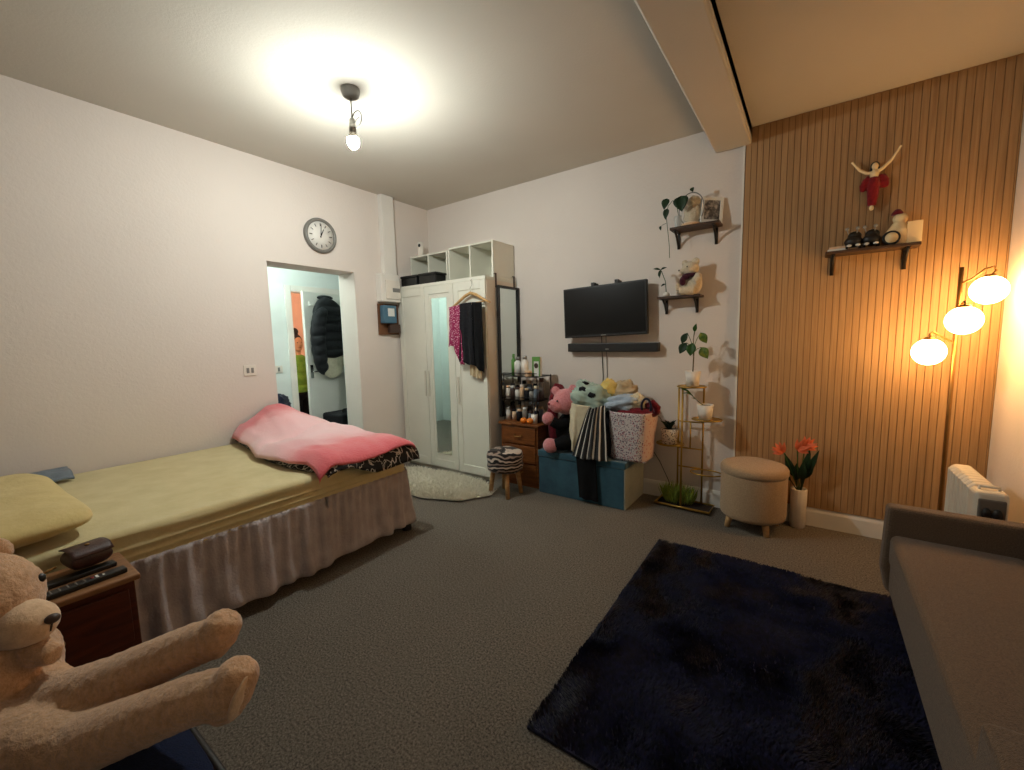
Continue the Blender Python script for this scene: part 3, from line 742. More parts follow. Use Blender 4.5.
# ================================================================== FUR RUG
def fur_rug():
    g = G(); rs = np.random.RandomState(4)
    cx, cy = -2.85, 2.62
    def bound(a): return (.66 + .03 * math.sin(3 * a) + .02 * math.sin(7 * a), .34 + .03 * math.sin(2 * a + 1) + .015 * math.sin(9 * a))
    vs = [(cx, cy, .025)]; n = 64
    for k in range(n):
        a = 2 * PI * k / n; r = bound(a); vs.append((cx + r[0] * math.cos(a), cy + r[1] * math.sin(a) * (1 if math.sin(a) < 0 else .95), .012))
    g.add(vs, [(0, k + 1, (k + 1) % n + 1) for k in range(n)])
    V = []; Fc = []
    for i in range(15000):
        a = rs.rand() * 2 * PI; q = math.sqrt(rs.rand()); r = bound(a)
        x, y = cx + r[0] * q * math.cos(a), cy + r[1] * q * math.sin(a) * (1 if math.sin(a) < 0 else .95)
        d_ = rs.normal(0, .018, 2) + np.array([math.cos(a), math.sin(a)]) * .012
        w = rs.rand() * PI; wx, wy = math.cos(w) * .0045, math.sin(w) * .0045
        h = .030 + rs.rand() * .022
        o = len(V); V += [(x - wx, y - wy, .012), (x + wx, y + wy, .012), (x + d_[0], y + d_[1], h)]; Fc.append((o, o + 1, o + 2))
    g.add(V, Fc)
    tag(obj('fur_rug', g, 'fur', loc=(cx, cy, 0)), 'white shaggy fur rug in front of the wardrobe', 'rug')
fur_rug()

# ================================================================== NAVY RUG
def navy_rug():
    rs = np.random.RandomState(5)
    X0, X1, Y0, Y1 = -.742, .47, 1.07, 2.64
    g = G().box(X0, X1, Y0, Y1, .002, .012)
    n = 60000
    P = rs.rand(n, 2) * [X1 - X0, Y1 - Y0] + [X0, Y0]
    V = []; Fc = []
    for i in range(n):
        x, y = P[i]
        a = 1.2 + 3.2 * nz(x * 2.2, y * 2.2, 1) + 1.4 * nz(x * 8, y * 8, 5) + rs.normal(0, .2); le = min(1, max(0, .35 + 1.3 * nz(x * 3.2, y * 3.2, 8) + .5 * nz(x * 10, y * 10, 2)))
        dx, dy = math.cos(a) * (.004 + .020 * le) + rs.normal(0, .002), math.sin(a) * (.004 + .020 * le) + rs.normal(0, .002)
        dx = min(max(dx, X0 - x), X1 - x); dy = min(max(dy, Y0 - y), Y1 - y)
        wx, wy = -math.sin(a) * .0035, math.cos(a) * .0035
        h = .020 + .008 * rs.rand() + .006 * nz(x * 6, y * 6, 3)
        o = len(V); V += [(x - wx, y - wy, .008), (x + wx, y + wy, .008), (x + wx * .6 + dx, y + wy * .6 + dy, h), (x - wx * .6 + dx, y - wy * .6 + dy, h)]
        Fc.append((o, o + 1, o + 2, o + 3))
    g.add(V, Fc)
    o = tag(obj('navy_rug', g, 'navy', loc=(-.14, 1.85, 0)), 'large dark navy shaggy rug beside the sofa', 'rug')
    o.rotation_euler = (0, 0, math.radians(.8))
navy_rug()

# ================================================================== SOFA
t = thing('sofa', 'grey brown woven fabric sofa along the right wall', 'sofa', (.56, 1.8, 0))
SXF, SXB, SY0, SY1 = .325, .825, 1.02, 2.53
obj('base', G().box(SXF + .01, SXB, SY0 + .05, SY1 - .06, .13, .29), 'sofa', t, bevel=.02, seg=3)
obj('seat_cushion', G().box(SXF, SXB - .09, 1.185, SY1 - .075, .27, .415), 'sofa', t, bevel=.03, seg=4)
def armg(y0, y1):
    return G().prism([(SXF - .022, .24), (SXF + .0, .13), (SXB, .13), (SXB, .535), (SXF - .012, .535)], y0, y1, 'y')
obj('armrest', armg(SY1 - .08, SY1), 'sofa', t, bevel=.018, seg=3)
obj('armrest', armg(SY0, SY0 + .16), 'sofa', t, bevel=.018, seg=3)
obj('backrest', G().box(SXB - .10, SXB, SY0 + .1, SY1 - .075, .29, .70), 'sofa', t, bevel=.03, seg=3)
for (x, y) in ((SXF + .05, SY1 - .06), (SXF + .05, SY0 + .06), (SXB - .06, SY1 - .06), (SXB - .06, SY0 + .06)):
    obj('leg', G().tube([(x, y, .14), (x, y, 0)], [.024, .014], 12), 'sofaleg', t)

# ================================================================== HEATER
t = thing('oil_heater', 'cream oil filled radiator standing between sofa and slat wall', 'heater', (.66, 2.8, 0))
x0, x1 = .608, .708
for k in range(8):
    y = 2.70 + k * .046
    obj('fin', G().prism([(x0 + .02, .08), (x1 - .02, .08), (x1, .11), (x1, .605), (x1 - .02, .63), (x0 + .02, .63), (x0, .605), (x0, .11)], y, y + .034, 'y'), 'heater', t, bevel=.014, seg=3)
obj('control_housing', G().box(x0 - .004, x1 + .004, 2.585, 2.68, .09, .625), 'heater', t, bevel=.022, seg=4)
pn = obj('grille_panel', G().box(x0 + .008, x1 - .008, 2.576, 2.588, .12, .595), 'heatergrey', t, bevel=.008)
for z in (.47, .47):
    pass
for xk in (x0 + .034, x1 - .034):
    g = G().lathe([(0, 0), (.016, 0), (.015, .008), (0, .010)], (0, 0, 0), 20); g.v = [(xk + v[0], 2.576 - v[2], .53 + v[1] * 1.8) for v in g.v]
    obj('dial', g, 'black', pn)
obj('handle', G().tube([(x0 + .02, 2.63, .622), (x0 + .02, 2.63, .638), (x1 - .02, 2.63, .638), (x1 - .02, 2.63, .622)], .007, 8), 'heater', t)
for y in (2.66, 3.05): obj('foot_rail', G().tube([(x0 - .03, y, .035), (x1 + .03, y, .035)], .01, 8).tube([(x0 + .05, y, .035), (x0 + .05, y, .10)], .008, 8).ell((x0 - .03, y, .024), .024).ell((x1 + .03, y, .024), .024), 'gray', t)

# ================================================================== FLOOR LAMP
t = thing('floor_lamp', 'tall brass floor lamp with three lit white globes', 'floor lamp', (.632, 3.24, 0))
LX, LY = .632, 3.24
obj('base', G().lathe([(0, 0), (.13, 0), (.13, .012), (.12, .02), (.015, .025), (0, .03)], (LX, LY, 0), 36), 'brass', t)
obj('pole', G().tube([(LX, LY, .02), (LX, LY, 1.650)], .009, 12), 'brass', t)
for (gx, gy, gz, ang) in ((.728, 3.20, 1.520, 1), (.632, 3.12, 1.368, 2), (.520, 3.17, 1.205, 3)):
    jz = {1: 1.56, 2: 1.47, 3: 1.27}[ang]
    zt = gz + .077
    if ang == 1: pts = [(LX, LY, 1.565), (LX + .04, LY - .01, 1.585), (gx - .02, gy, zt + .03), (gx + .01, gy, zt + .04), (gx + .02, gy, zt + .02), (gx, gy, zt - .008)]
    elif ang == 2: pts = [(LX, LY, 1.42), (LX, LY - .05, 1.45), (gx, gy + .02, zt + .02), (gx, gy, zt + .02), (gx, gy, zt - .008)]
    else: pts = [(LX, LY, 1.23), (LX - .01, LY, 1.255), (LX - .05, LY - .02, 1.28), (gx + .01, gy, zt + .03), (gx, gy, zt + .02), (gx, gy, zt - .008)]
    a_ = obj('arm', G().tube(pts, .0055, 8).lathe([(0, .014), (.02, .012), (.026, 0), (.022, -.004), (0, -.004)], (gx, gy, zt - .010), 20), 'brass', t)
    obj('globe', G().ell((gx, gy, gz), .071, nu=32, nv=20), 'globe', t)
obj('foot_switch', G().box(LX - .10, LX - .06, LY - .16, LY - .13, 0, .015), 'black', t, bevel=.003)

# ================================================================== POUF, VASE
PXc, PYc = -.285, 3.215
t = thing('pouf', 'round beige boucle storage pouf on wooden legs', 'pouf', (PXc, PYc, 0))
obj('body', G().lathe([(0, .085), (.185, .085), (.197, .095), (.20, .12), (.20, .375), (.198, .385)], (PXc, PYc, 0), 48), 'pouf', t)
obj('lid', G().lathe([(.198, .383), (.205, .39), (.205, .42), (.195, .437), (.17, .446), (.10, .452), (0, .454)], (PXc, PYc, 0), 48), 'pouf', t)
for a in (-.95, .62, 2.19, 3.76):
    x, y = PXc + .15 * math.cos(a), PYc + .15 * math.sin(a)
    obj('leg', G().tube([(x, y, .09), (x + .022 * math.cos(a), y + .022 * math.sin(a), 0)], [.024, .016], 12), 'lightwood', t)

VX, VY = -.028, 3.375
t = thing('vase', 'white ribbed cylinder vase beside the pouf', 'vase', (VX, VY, 0))
g = G(); n_ = 60
vs = []; prof = [(0, 0), (.041, 0), (.0475, .006), (.0475, .265), (.045, .27), (.040, .265), (.040, .24), (0, .24)]
for r, z in prof:
    for k in range(n_): a = 2 * PI * k / n_; r_ = r * (1 + (.035 if (k % 4 < 2 and .01 < z < .272 and r > .0465) else 0)); vs.append((VX + r_ * math.cos(a), VY + r_ * math.sin(a), z))
g.add(vs, [(i * n_ + k, i * n_ + (k + 1) % n_, (i + 1) * n_ + (k + 1) % n_, (i + 1) * n_ + k) for i in range(len(prof) - 1) for k in range(n_)])
obj('vessel', g, 'ceramic', t)
t = thing('artificial_flowers', 'orange red paradise flowers with long green leaves in the ribbed vase', 'flowers', (VX, VY, .24))
for (bx, bz, tx, tz, ty, w) in ((0, .24, -.16, .44, -.02, .05), (.0, .24, -.09, .50, .02, .05), (.01, .24, .07, .50, .0, .055), (.01, .24, .02, .48, -.03, .05), (.0, .24, .10, .56, -.02, .04), (-.01, .24, -.02, .44, .03, .05), (.01, .24, .05, .56, -.02, .045)):
    g = G().tube([(VX + bx, VY, bz), (VX + bx + (tx - bx) * .35, VY + ty * .3, bz + (tz - bz) * .45)], .003, 6)
    g.leaf((VX + bx + (tx - bx) * .3, VY + ty * .3, bz + (tz - bz) * .38), (VX + tx, VY + ty - .02, tz), w, (0, -1, .2), .12)
    obj('leaf', g, 'leafdark', t, solid=.0015)
for (fx, fz, dx) in ((-.095, .545, -1), (.02, .60, 1), (-.02, .575, 1)):
    g = G().tube([(VX, VY, .24), (VX + fx * .6, VY - .02, .42), (VX + fx, VY - .035, fz - .03)], .003, 6)
    st = obj('flower_stem', g, 'leaf', t)
    g = G(); b = Vector((VX + fx, VY - .035, fz - .035))
    for j in range(6):
        a = -.5 + j * .42; g.leaf(b, b + Vector((dx * .075 * math.cos(a), .02 * math.sin(j * 2.4) - .012, .022 + .062 * math.sin(a))), .026, (0, -1, .3), .1)
    obj('petals', g, 'flower', st, solid=.0015)

# ================================================================== PLANT STAND
t = thing('plant_stand', 'tiered gold metal plant stand by the white wall', 'plant stand', (-.75, 3.33, 0))
def rail(g, pts, w=.006): g.tube(pts, w, 6); return g
g = rail(G(), [(-.955, 3.24, .022), (-.56, 3.225, .022), (-.555, 3.395, .022), (-.95, 3.405, .022), (-.955, 3.24, .022)], .009)
obj('base_rail', g, 'gold', t)
obj('base_tray', G().box(-.95, -.562, 3.245, 3.395, .010, .018), 'soil', t)
PF, PB = 3.245, 3.385
obj('post', G().tube([(-.765, PF, .02), (-.765, PF, .94)], .0075, 8), 'gold', t)
obj('post', G().tube([(-.825, PB, .02), (-.825, PB, .94)], .0075, 8), 'gold', t)
obj('post', G().tube([(-.645, PB, .02), (-.645, PB, .94)], .0075, 8), 'gold', t)
obj('post', G().tube([(-.735, PB, .45), (-.735, PB, .66)], .006, 8), 'gold', t)
g = G()
for z in (.66, .45, .30): g.tube([(-.825, PB, z), (-.645, PB, z)], .006, 6)
g.tube([(-.765, PF, .935), (-.825, PB, .935), (-.645, PB, .935), (-.765, PF, .935)], .006, 6)
obj('cross_rail', g, 'gold', t)
def hoop(cx, cy, z, rx, ry, full=True):
    g = G().tube(arc((cx, cy, z), rx, 0, 2 * PI, 32, 'xy', ry), .006, 6, False)
    if full: g.lathe([(0, -.003), (rx, -.003), (rx, .001), (0, .001)], (cx, cy, z), 32, 1, ry / rx)
    return g
obj('shelf_ring', hoop(-.715, 3.30, .945, .10, .085), 'gold', t)
obj('shelf_ring', hoop(-.605, 3.30, .705, .10, .085), 'gold', t)
obj('shelf_ring', hoop(-.86, 3.29, .495, .10, .085), 'gold', t)
obj('shelf_ring', hoop(-.60, 3.30, .30, .11, .075, False), 'gold', t)
def pot(name, label, x, y, z, r0, r1, h, mat):
    t = thing(name, label, 'potted plant', (x, y, z))
    p = obj('pot', G().lathe([(0, 0), (r0, 0), (r1, h), (r1 - .006, h), (r1 - .008, h - .012), (0, h - .012)], (x, y, z), 36), mat, t)
    obj('soil', G().lathe([(r1 - .009, h - .014), (r1 - .009, h - .010), (0, h - .006)], (x, y, z)), 'soil', t)
    return t
t = pot('potted_rubber_plant', 'young rubber plant in a white pot on top of the stand', -.705, 3.28, .951, .042, .054, .112, 'ceramic')
X_, Y_, Z_ = -.705, 3.28, 1.055
obj('stem', G().tube([(X_, Y_, Z_), (X_ + .004, Y_, Z_ + .14), (X_ - .002, Y_, Z_ + .24), (X_ + .008, Y_, Z_ + .30)], [.005, .0045, .003, .002], 8), 'stem', t)
for (a, z0, dx, dz, dy, w, m_) in ((0, .16, -.085, .06, -.02, .062, 'leafdark'), (0, .12, -.02, .13, -.06, .07, 'leaf'), (0, .17, -.085, .125, .02, .05, 'leafdark'), (0, .14, .10, .045, -.02, .07, 'leafyellow'), (0, .18, .085, .115, .0, .058, 'leafyellow'), (0, .26, .02, .07, -.02, .03, 'leaf')):
    b = Vector((X_, Y_, Z_ + z0))
    tip = b + Vector((dx, dy, dz - .03)); mid = b + Vector((dx * .5, dy, dz))
    if dx < -.05 or dx > .05: s0, s1 = b + Vector((dx * .55, dy * .5, dz * .95)), b + Vector((dx * 1.05, dy * 1.4, dz - .085))
    else: s0, s1 = b + Vector((dx * .3, dy * .3, dz * .5)), b + Vector((dx, dy, dz * .5 + .06))
    if w == .07 and dx < 0: s0, s1 = b + Vector((.0, -.03, .095)), b + Vector((-.01, -.05, .0))
    g = G().tube([b, (b + s0) / 2 + Vector((0, 0, .01)), s0], .0018, 6).leaf(s0, s1, w, (0, -1, .2), .08)
    obj('leaf', g, m_, t, solid=.0012)
t = pot('potted_cutting', 'white pot with a leaning cutting on the middle shelf', -.612, 3.27, .711, .042, .057, .11, 'ceramic')
obj('stem', G().tube([(-.62, 3.27, .81), (-.66, 3.25, .845), (-.70, 3.23, .89)], .0025, 6), 'leaf', t)
for (p, q, w) in (((-.69, 3.235, .885), (-.765, 3.22, .90), .028), ((-.66, 3.25, .845), (-.70, 3.22, .87), .02), ((-.70, 3.23, .895), (-.79, 3.22, .935), .026)):
    obj('leaf', G().leaf(p, q, w, (0, -.3, 1), .1), 'leaf', t, solid=.0012)
t = pot('patterned_succulent_pot', 'speckled round pot with dark succulent on the lower left shelf', -.862, 3.27, .501, .052, .066, .118, 'potprint')
for k in range(9):
    a = k * 2.4; rr_ = .03 + .045 * ((k * 7) % 5) / 5
    b = Vector((-.862 + .01 * math.cos(a), 3.27 + .01 * math.sin(a), .61))
    obj('leaf', G().leaf(b, b + Vector((math.cos(a) * rr_, math.sin(a) * rr_ * .7, .05 + .012 * (k % 3))), .026, (0, -.5, 1), .2), 'leafdark', t, solid=.003)
obj('dry_stem', G().tube([(-.88, 3.27, .61), (-.93, 3.25, .70), (-.97, 3.24, .73)], .0022, 6), 'stem', t)
g = G(); rs = random.Random(3)
for k in range(260):
    a = rs.uniform(0, 2 * PI); q = math.sqrt(rs.random()); bx, by = -.80 + .10 * q * math.cos(a), 3.315 + .04 * q * math.sin(a)
    tx, ty, tz = bx + .055 * q * math.cos(a) + rs.gauss(0, .012), by + .03 * q * math.sin(a) + rs.gauss(0, .01), .05 + rs.uniform(.10, .17) * (1 - .25 * q)
    g.leaf((bx, by, .02), (tx, ty, tz), .007, (rs.gauss(0, 1), -1, .2), .08, n=3)
o = tag(obj('ornamental_grass', g, 'grass', loc=(-.8, 3.315, .018)), 'tuft of green ornamental grass in the base of the gold stand', 'plant'); 

# ================================================================== TV, SOUNDBAR
t = thing('television', 'black flat screen television mounted on the back wall', 'television', (-1.44, YB, 1.55))
R = (0, math.radians(-1.6), 0); pv = (-1.44, 3.36, 1.55)
obj('frame', G().box(-1.81, -1.07, 3.345, 3.385, 1.335, 1.765).rot(R, pv), 'black', t, bevel=.005)
obj('screen', G().box(-1.797, -1.083, 3.3425, 3.346, 1.358, 1.752).rot(R, pv), 'tvblack', t)
obj('logo', G().box(-1.462, -1.418, 3.341, 3.3448, 1.342, 1.349).rot(R, pv), 'silver', t)
for x in (-1.535, -1.325):
    obj('wall_bracket', G().box(x - .016, x + .016, 3.385, YB - .001, 1.42, 1.79).box(x - .014, x + .014, 3.36, 3.40, 1.768, 1.795).rot(R, pv), 'blackmetal', t)
t = thing('soundbar', 'long black soundbar beneath the television', 'soundbar', (-1.39, YB, 1.2))
obj('case', G().box(-1.79, -.99, 3.372, YB - .001, 1.203, 1.277), 'black', t, bevel=.006)
obj('logo', G().box(-1.43, -1.40, 3.3705, 3.373, 1.222, 1.230), 'silver', t)
for k, (x, mat, lb, xe) in enumerate(((-1.492, 'black', 'black cable hanging below the soundbar', -1.475), (-1.452, 'gray', 'grey cable hanging beside the black one', -1.445))):
    tag(obj('cable', G().tube([(x, 3.437, 1.34), (x + .004, 3.437, 1.20), (x + .012, 3.44, 1.0), (xe, 3.437, .78), (xe + .01, 3.437, .40), (xe + .03, 3.437, .15)], .0035, 6), mat, loc=(x, 3.437, .8)), lb, 'cable')
tag(obj('extension_cable', G().tube([(-1.06, 3.43, .42), (-.98, 3.435, .30), (-.90, 3.42, .15), (-.86, 3.41, .02)], .003, 6), 'black', loc=(-.95, 3.42, .1)), 'thin black cable sloping down behind the plant stand', 'cable')

# ================================================================== CHEST, VANITY
CX0, CX1, CF, CH = -2.325, -1.905, 3.03, .575
t = thing('chest_of_drawers', 'dark pine chest of drawers beside the wardrobe', 'chest of drawers', (-2.115, 3.23, 0))
obj('body', G().box(CX0 + .01, CX1 - .01, CF + .012, 3.42, .0, CH - .022), 'pine', t, bevel=.003)
obj('top', G().box(CX0 - .01, CX1 + .008, CF - .012, 3.425, CH - .022, CH), 'pinev', t, bevel=.006)
for k in range(3):
    z0 = .055 + k * .167
    dr = obj('drawer', G().box(CX0 + .03, CX1 - .03, CF - .002, CF + .014, z0, z0 + .152), 'pine', t, bevel=.005)
    cx = (CX0 + CX1) / 2
    obj('handle', G().tube([(cx - .045, CF - .004, z0 + .085), (cx - .03, CF - .02, z0 + .07), (cx + .03, CF - .02, z0 + .07), (cx + .045, CF - .004, z0 + .085)], .004, 6), 'brass', dr)
t = thing('cosmetics_rack', 'two tier wire rack of cosmetics on the chest', 'rack', (-2.12, 3.24, CH))
for x in (-2.33, -1.965):
    for y in (3.12, 3.36): obj('rack_post', G().tube([(x, y, CH), (x, y, 1.0)], .004, 6), 'blackmetal', t)
for z in (.765, .985):
    obj('rack_shelf', G().box(-2.335, -1.96, 3.11, 3.37, z, z + .006).tube([(-2.335, 3.11, z + .035), (-1.96, 3.11, z + .035)], .003, 6), 'blackmetal', t)
def bottle(name, label, x, y, z, r, h, mat, cap, neck=.5, cat='bottle', grp='cosmetics on the rack'):
    t = thing(name, label, cat, (x, y, z), group=grp)
    obj('vessel', G().lathe([(0, 0), (r, 0), (r, h * .72), (r * neck, h * .8), (r * neck, h * .84), (0, h * .84)], (x, y, z), 18), mat, t)
    obj('cap', G().lathe([(0, h * .83), (r * neck * 1.15, h * .83), (r * neck * 1.1, h), (0, h)], (x, y, z), 18), cap, t)
ZT = .991
bottle('cosmetic_bottle', 'tall green bottle at the mirror end of the top tier', -2.270, 3.20, ZT, .022, .20, 'green', 'green')
bottle('cosmetic_bottle', 'white bottle standing beside the tall green one', -2.200, 3.17, ZT, .034, .175, 'label', 'gray')
bottle('cosmetic_bottle', 'white pump bottle in the middle of the top tier', -2.115, 3.16, ZT, .034, .185, 'ceramic', 'silver')
t = thing('rice_packet', 'green and white carton with a round red picture', 'carton', (-2.01, 3.20, ZT), group='cosmetics on the rack')
obj('carton', G().box(-2.055, -1.975, 3.19, 3.225, ZT, ZT + .175), 'label', t, bevel=.003)
obj('green_panel', G().box(-2.056, -1.974, 3.187, 3.19, ZT + .135, ZT + .175).box(-2.056, -2.04, 3.187, 3.19, ZT, ZT + .135).box(-1.986, -1.974, 3.187, 3.19, ZT, ZT + .135), 'green', t)
obj('red_picture', G().ell((-2.013, 3.187, ZT + .095), (.022, .003, .024)), 'nose', t)
tag(obj('cosmetic_jar', G().lathe([(0, 0), (.03, 0), (.032, .01), (.032, .035), (.034, .036), (.034, .052), (0, .054)], (-2.07, 3.14, ZT)), 'muzzle', loc=(-2.07, 3.14, ZT)), 'low peach jar at the front of the top tier', 'jar', 'cosmetics on the rack')
rs = random.Random(11)
cols = ['label', 'navycloth', 'ceramic', 'silver', 'black', 'muzzle', 'gray', 'nose', 'greyblue', 'tancloth', 'charcoal', 'cream']
desc = {'label': 'off white', 'navycloth': 'navy', 'ceramic': 'white', 'black': 'black', 'silver': 'silver', 'gray': 'grey', 'nose': 'brown', 'greyblue': 'grey blue', 'muzzle': 'peach', 'charcoal': 'charcoal', 'tancloth': 'tan', 'cream': 'cream'}
def clutter(z, n, y0, rowname, hs, q):
    order = ['leftmost', 'second from the mirror', 'third from the mirror', 'fourth from the mirror', 'fifth from the mirror', 'sixth from the mirror', 'seventh from the mirror', 'eighth from the mirror']
    for k in range(n):
        m_ = cols[(k * 5 + q) % len(cols)]; x = -2.305 + .315 * k / (n - 1); h = hs * rs.uniform(.7, 1); r = rs.uniform(.021, .026)
        w = order[k] if k < n - 1 else 'rightmost'
        bottle('cosmetic_bottle', f'{desc[m_]} bottle {w} in the {rowname}', x, y0 + rs.uniform(-.006, .006), z, r, h, m_, cols[(k * 7 + q + 3) % len(cols)], .75)
clutter(.772, 7, 3.15, 'front row of the middle tier', .15, 2)
clutter(.772, 6, 3.23, 'back row of the middle tier', .20, 5)
clutter(CH + .001, 6, 3.15, 'front row on the chest top', .13, 0)
clutter(CH + .001, 6, 3.22, 'second row on the chest top', .18, 7)
for k in range(4):
    x = -2.27 + .08 * k
    tag(obj('makeup_pouch', cushion((x, 3.29, CH + .055), (.045, .035, .05), (0, 0, k), e=.7, lump=.3, nu=20, nv=12, seed=k), cols[(k * 3 + 2) % len(cols)], loc=(x, 3.29, CH)),
        ['white pouch nearest the mirror at the back of the chest top', 'maroon pouch behind the bottles on the chest', 'dark green pouch behind the bottles on the chest', 'black pouch at the back right of the chest top'][k], 'pouch')
cup = thing('brush_cup', 'white cup of dark brushes behind the oranges', 'cup', (-1.985, 3.10, CH))
obj('cup', G().lathe([(0, 0), (.026, 0), (.03, .085), (.027, .085), (.024, .01), (0, .01)], (-1.985, 3.10, CH)), 'ceramic', cup)
for k in range(5):
    a = k * 1.3; obj('brush', G().tube([(-1.985 + .012 * math.cos(a), 3.10 + .012 * math.sin(a), CH + .015), (-1.985 + .04 * math.cos(a), 3.10 + .03 * math.sin(a), CH + .16), (-1.985 + .045 * math.cos(a), 3.10 + .033 * math.sin(a), CH + .19)], [.003, .003, .012], 8), 'black', cup)
for k, (x, lb) in enumerate(((-2.075, 'orange nearer the mirror on the front edge of the chest'), (-2.01, 'orange nearer the pink teddy on the chest'))):
    tag(obj('orange', G().ell((x, 3.062 + .003 * k, CH + .026), (.032, .032, .026)).ell((x, 3.062, CH + .052), .003, nu=6, nv=4), 'orangefruit', loc=(x, 3.06, CH)), lb, 'fruit', 'oranges on the chest')

# stool
SX, SY = -2.10, 2.80
t = thing('stool', 'small round stool with striped knitted cover and wooden legs', 'stool', (SX, SY, 0))
g = G(); n_ = 40; vs = []
prof = [(0, .215), (.13, .215), (.15, .225), (.156, .26), (.152, .30), (.158, .33), (.154, .36), (.145, .378), (.12, .388), (0, .392)]
for j, (r, z) in enumerate(prof):
    for k in range(n_):
        a = 2 * PI * k / n_; w = 1 + .02 * nz(math.cos(a) * 2, math.sin(a) * 2, z * 14); vs.append((SX + r * w * math.cos(a), SY + r * w * math.sin(a), z + .010 * nz(math.cos(a) * 1.5, math.sin(a) * 1.5, j)))
g.add(vs, [(i * n_ + k, i * n_ + (k + 1) % n_, (i + 1) * n_ + (k + 1) % n_, (i + 1) * n_ + k) for i in range(len(prof) - 1) for k in range(n_)])
obj('knitted_cover', g, 'knit', t)
for k in range(4):
    a = -.82 + k * PI / 2; x, y = SX + .10 * math.cos(a), SY + .10 * math.sin(a)
    obj('leg', G().tube([(x, y, .235), (x + .035 * math.cos(a), y + .035 * math.sin(a), 0)], [.022, .018], 12), 'stoolwood', t)

# ================================================================== STORAGE OTTOMAN AND LAUNDRY
OX0, OX1, OF, OB, OH = -1.885, -1.108, 2.985, 3.425, .375
t = thing('storage_ottoman', 'teal velvet storage box with lamplight painted into its paler end', 'storage box', (-1.5, 3.2, 0))
obj('box_body', G().box(OX0 + .006, OX1 - .010, OF + .006, OB, .0, OH - .055), 'velvet', t, bevel=.006)
obj('lamplit_end', G().box(OX1 - .010, OX1, OF + .008, OB, .0, OH - .055), 'velvetlit', t, bevel=.003)  # same velvet as the body, coloured paler to show lamplight on this end
obj('lid', G().box(OX0, OX1 + .004, OF, OB + .003, OH - .055, OH), 'velvet', t, bevel=.010, seg=3)

# pink teddy
t = thing('pink_teddy_bear', 'pink teddy bear in black clothes on the teal box', 'teddy bear', (-1.66, 3.15, OH))
g = G().ell((-1.665, 3.10, .795), (.115, .10, .11)).ell((-1.735, 3.01, .775), (.05, .045, .045)).ell((-1.715, 3.035, .76), (.062, .06, .055))
g.ell((-1.755, 3.08, .885), (.04, .025, .038)).ell((-1.60, 3.10, .905), (.04, .025, .038))
obj('head', g, 'pinkplush', t, remesh=.008, smooth_it=3, disp=.006, dscale=.02)
g = G().ell((-1.665, 3.16, .53), (.125, .11, .17)).tube([(-1.66, 3.10, .62), (-1.70, 3.04, .60), (-1.75, 3.00, .635)], [.06, .05, .045], 12).tube([(-1.62, 3.12, .45), (-1.66, 3.02, .45), (-1.72, 2.98, .44)], [.07, .062, .05], 12)
obj('black_outfit', g, 'blackcloth', t, remesh=.009, smooth_it=3)
obj('paw', G().ell((-1.785, 3.0, .655), (.055, .045, .055), disp=.05), 'pinkplush', t)
obj('paw', G().ell((-1.745, 2.965, .435), (.068, .05, .062), disp=.05), 'pinkplush', t)
for x, y in ((-1.752, 3.018), (-1.688, 2.998)): obj('eye', G().ell((x - .0, y - .008, .812), .008), 'black', t)
obj('nose', G().ell((-1.757, 2.968, .785), (.012, .008, .009)), 'maroon', t)
# maroon soft toy behind
t = thing('maroon_garment', 'maroon hooded garment hanging behind the pink teddy', 'clothing', (-1.83, 3.3, OH))
obj('cloth', G().ell((-1.835, 3.26, .83), (.075, .07, .095), disp=.2).tube([(-1.85, 3.24, .80), (-1.87, 3.22, .65), (-1.86, 3.22, .42)], [.055, .05, .045], 12), 'maroon', t, remesh=.010, smooth_it=3)
# crumpled heaps
def heap(name, label, c, r, mat, seed=0, amp=.35, rot=None, solid=0, cat='clothing'):
    g = G(); nu, nv = 48, 30; R_ = Euler(rot).to_matrix() if rot else None; vs = []
    for j in range(nv + 1):
        t_ = PI * j / nv
        for k in range(nu):
            a = 2 * PI * k / nu; p = Vector((math.sin(t_) * math.cos(a), math.sin(t_) * math.sin(a), math.cos(t_)))
            d_ = 1 + amp * .5 * noise.noise(p * 1.6 + Vector((seed, 0, 0))) + amp * .45 * (abs(noise.noise(p * 3.4 + Vector((0, seed, 1)))) - .2) + amp * .30 * (abs(noise.noise(p * 6 + Vector((seed, 2, 0)))) - .2) + amp * .12 * noise.noise(p * 11)
            p = Vector((p.x * r[0], p.y * r[1], p.z * r[2])) * d_
            if R_: p = R_ @ p
            vs.append(p + Vector(c))
    fs = [(j * nu + k, (j + 1) * nu + k, (j + 1) * nu + (k + 1) % nu, j * nu + (k + 1) % nu) for j in range(nv) for k in range(nu)]
    g.add(vs, fs)
    return tag(obj(name, g, mat, loc=(c[0], c[1], c[2] - r[2])), label, cat)
heap('folded_clothes', 'dark bundle of clothes under the striped garment', (-1.42, 3.20, .55), (.19, .17, .18), 'charcoal', 5, .2)
heap('mint_shirt', 'mint green shirt crumpled on top of the clothes heap', (-1.46, 3.15, .83), (.185, .13, .135), 'mint', 2, .55, (0, .25, .2))
tag(obj('printed_scarf', G().ell((-1.49, 3.06, .90), (.035, .02, .03), disp=.5, seed=3).ell((-1.41, 3.05, .87), (.03, .02, .022), disp=.5, seed=8).ell((-1.505, 3.11, .955), (.04, .03, .015), disp=.4, seed=1), 'charcoal', loc=(-1.45, 3.05, .88)), 'dark printed scarf ends on the mint shirt', 'clothing')
heap('yellow_top', 'yellow top lying beside the mint shirt', (-1.335, 3.22, .905), (.075, .07, .075), 'yellow', 4, .45)
heap('tan_cloth', 'tan cloth at the top right of the clothes heap', (-1.235, 3.26, .90), (.115, .075, .07), 'tancloth', 6, .6, (0, -.3, 0))
